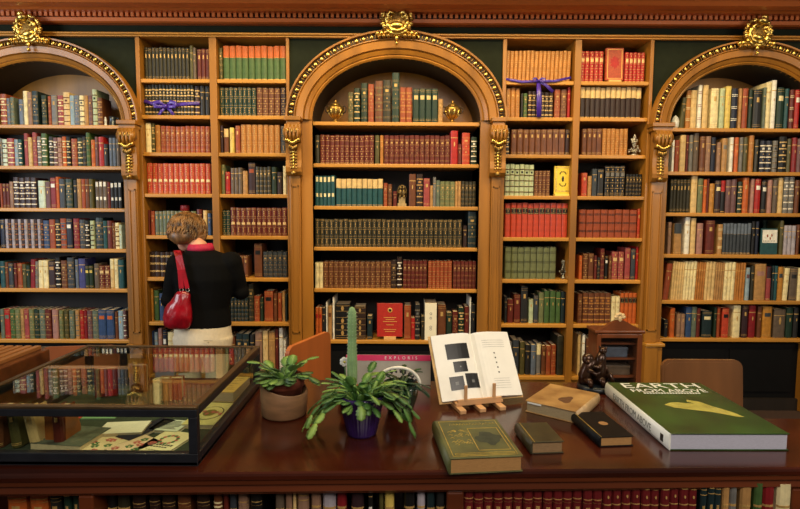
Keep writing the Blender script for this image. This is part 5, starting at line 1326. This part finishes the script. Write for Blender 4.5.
# head bowed forward
HM = Matrix.Translation(hd) @ Matrix.Rotation(.12, 4, 'Y') @ Matrix.Rotation(-.75, 4, 'X')
m.sphere((0,0,0), (.074,.092,.105), SKIN, 24, 16, HM); m.sphere((0,.045,-.06), (.05,.045,.05), SKIN, 16, 10, HM)
m.sphere((0,.10,-.02), (.011,.018,.02), SKIN, 10, 8, HM)
for sg in (-1, 1): m.sphere((sg*.076,.005,-.015), (.010,.018,.028), SKIN, 10, 8, HM)
m.tube([HM @ Vector((-.02,.088,-.062)), HM @ Vector((.02,.088,-.062))], .007, SKIN, 6)
for e0, h0, sg in ((elL, haL, 1), (elR, haR, -1)):
    d = (Vector(h0)-Vector(e0)).normalized(); s_ = d.cross(Vector((0,0,1))).normalized(); u_ = s_.cross(d)
    h0 = Vector(h0); m.tube([h0, h0+d*.04, h0+d*.085], [.026,.034,.03], SKIN, 10)
    for k, L in enumerate((.062,.072,.068,.052)):
        b0 = h0+d*.075+s_*(k-1.5)*.018; m.tube([b0, b0+d*L*.5+u_*.004, b0+d*L*.8+u_*.022, b0+d*L*.8+u_*.04], [.009,.0085,.008,.007], SKIN, 8)
    b0 = h0+d*.03+s_*sg*.028; m.tube([b0, b0+s_*sg*.02+d*.03+u_*.012, b0+s_*sg*.012+d*.055+u_*.028], [.011,.010,.008], SKIN, 8)
for sg in (-1, 1):
    m.tube([(BX+sg*.09,BY-.04,.03),(BX+sg*.09,BY+.05,.035),(BX+sg*.095,BY+.15,.022)], [.032,.036,.026], SKIN, 12)
inv = root.matrix_basis.inverted(); m.v = [inv @ v for v in m.v]
body = remesh(m.build('body', root), .0065, 3)
m = MB(); 
for sg in (-1, 1):
    m.sphere(HM @ Vector((sg*.028,.083,.004)), .010, mat('eye_white', (230,226,220), .3), 10, 8); m.sphere(HM @ Vector((sg*.028,.091,.004)), .005, cover('dkbrown'), 8, 6)
wpart(m, 'eyes', root)
m = MB(); torso(m, BLK, .016, hipz+.055); arms(m, BLK, .013, .93)
inv = root.matrix_basis.inverted(); m.v = [inv @ v for v in m.v]; sw = remesh(m.build('sweater', root), .008, 5)
for mt_ in (BLK,): pass
m = MB(); torso_z = hipz+.10
loft(m, [((BX,BY,hipz-.10),.178,.135),((BX,BY,hipz-.02),.188,.138),((BX,BY,hipz+.085),.180,.130)], TRO)
legs(m, TRO, .016, .07)
inv = root.matrix_basis.inverted(); m.v = [inv @ v for v in m.v]; tr = remesh(m.build('trousers', root), .009, 5)
m = MB()
m.box(BX+.055, BX+.115, BY-.1405, BY-.139, hipz-.012, hipz-.008, mat('seam_shadow', (170,156,128), .8)); m.sphere((BX+.085, BY-.14, hipz-.02), .006, mat('seam_shadow', (170,156,128), .8)); wpart(m, 'pocket_seam', root)
for sg in (-1, 1):
    m = MB(); m.tube([(BX+sg*.09,BY-.06,.042),(BX+sg*.09,BY+.04,.048),(BX+sg*.095,BY+.15,.036),(BX+sg*.095,BY+.19,.026)], [.034,.042,.036,.02], mat('shoe_leather', (30,24,20), .35), 14); m.box(BX+sg*.09-.035, BX+sg*.09+.035, BY-.09, BY+.2, 0, .012, mat('shoe_leather', (30,24,20))); wpart(m, 'shoe', root)
# collar
m = MB(); n = 28
vs = []; fs = []
for i in range(n):
    a = 2*PI*i/n
    for r_, z in ((.066,-.022),(.080,-.020),(.074,.004),(.066,.024),(.062,.024),(.060,0)): vs.append((nk.x+.008+r_*1.12*math.cos(a), BY+.02+r_*math.sin(a), nk.z-.002+z+.014*math.cos(a)*.2))
for i in range(n):
    j = (i+1) % n
    for q in range(6): fs.append((i*6+q, j*6+q, j*6+(q+1)%6, i*6+(q+1)%6))
m.add(vs, fs, FUCH, None, True); wpart(m, 'shirt_collar', root)
# hair: full cap + many locks
m = MB(); m.sphere((0,-.010,.012), (.110,.116,.108), HAIR, 28, 20, HM); m.sphere((0,-.052,-.06), (.088,.058,.07), HAIR, 20, 14, HM)
random.seed(4)
C0 = HM @ Vector((0,-.008,.012)); R = HM.to_3x3()
crown = Vector((.0,-.35,.94)).normalized()
for i in range(760):
    a = random.uniform(0, 2*PI); t0 = random.uniform(.05, 1.75); L = random.uniform(.5,1.05)
    ux = crown.cross(Vector((1,0,0))).normalized(); uy = crown.cross(ux)
    side = ux*math.cos(a)+uy*math.sin(a); P_ = []
    for k in range(5):
        th = t0+L*k/4; v = crown*math.cos(th)+side*math.sin(th)
        if th > 2.55: break
        bump = 1.06+.05*math.sin(k*1.0)+(.05 if k == 4 else 0)
        v = Vector((v.x*.110, v.y*.116, v.z*.110))*bump
        v.x += .006*math.sin(i*1.7+k)
        if v.y > .075 and v.z < .05: break
        P_.append(C0+R @ v)
    if len(P_) > 2: m.tube(P_, [.003,.0048,.0046,.0036,.0012][:len(P_)], HAIR, 5)
for i in range(420):      # locks falling over the nape
    a = random.uniform(-PI, PI); t0 = random.uniform(.2, 1.2); P_ = []
    for k in range(5):
        th = t0+.9*k/4; v = Vector((.090*math.sin(th)*math.cos(a), -.052+.062*math.sin(th)*math.sin(a), -.06+.075*math.cos(th)))*1.0
        v = Vector((v.x*1.06, v.y*1.05, v.z)); v.x += .004*math.sin(i*1.3+k)
        P_.append(HM @ v)
    m.tube(P_, [.003,.005,.005,.004,.0015], HAIR, 5)
wpart(m, 'hair', root)
# handbag with strap over the shoulder
m_root = PP(178, 312, -.16)
root = empty('handbag', m_root, 'glossy red slouchy leather handbag hanging from the shoulder of the person', 'bag')
m = MB(); P = lambda x, y, d=-.16: PP(x, y, d)
C = P(178,312)
def bagring(px0, px1, py, ry, dx=0): c = P((px0+px1)/2, py); return (c, (P(px1, py).x-P(px0, py).x)/2, ry)
loft(m, [bagring(168,189,330,.03), bagring(163,192,324,.05), bagring(162,192.5,314,.058), bagring(168,191,304,.05), bagring(174,190,296,.034), bagring(178,189,290.5,.018)], RLEA)
m.v = [v-m_root for v in m.v]; bo = m.build('body', root)
sd = bo.modifiers.new('s', 'SUBSURF'); sd.levels = 2; sd.render_levels = 2
tx = bpy.data.textures.new('folds', 'CLOUDS'); tx.noise_scale = .05
dp = bo.modifiers.new('folds', 'DISPLACE'); dp.texture = tx; dp.strength = .018; dp.texture_coords = 'LOCAL'
m = MB()
for px_ in (181.5, 187.5):
    c = P(px_, 290, -.17); m.tube([(c.x+.011*math.cos(a), c.y, c.z+.013*math.sin(a)) for a in [2*PI*i/14 for i in range(15)]], .0025, SIL, 6)
m.v = [v-m_root for v in m.v]; m.build('rings', root)
m = MB()
def strap(pts, w):
    vs = []; fs = []; n = len(pts)
    for i, p in enumerate(pts):
        t = (pts[min(i+1,n-1)]-pts[max(i-1,0)]).normalized(); s_ = t.cross(Vector((0,-1,.2))).normalized() if abs(t.y) < .85 else Vector((1,0,0)); nn = s_.cross(t).normalized()*.003
        vs += [p-s_*w/2-nn, p+s_*w/2-nn, p+s_*w/2+nn, p-s_*w/2+nn]
    for i in range(n-1):
        for k in range(4): fs.append((i*4+k,(i+1)*4+k,(i+1)*4+(k+1)%4,i*4+(k+1)%4))
    fs += [(0,1,2,3), tuple(4*n-4+k for k in (3,2,1,0))]
    m.add(vs, fs, RLEA)
topz = PP(178,247).z
T1 = Vector((PP(177,250).x, BY-.02, shL.z+.062)); T2 = Vector((PP(177,252).x, BY+.07, shL.z+.04)); T3 = Vector((PP(177,262).x, BY+.125, shL.z-.05))
for dx_, xe in ((0, 181.5), (.018, 187.5)):
    e = P(xe, 288.5, -.17)
    strap([T3+Vector((dx_,0,0)), T2+Vector((dx_,0,0)), T1+Vector((dx_,0,0)), PP(177.5+dx_*150,256,-.12)+Vector((0,0,0)), PP(180+dx_*170,270,-.158), e], .03 if dx_ == 0 else .026)
m.v = [v-m_root for v in m.v]; m.build('strap', root)
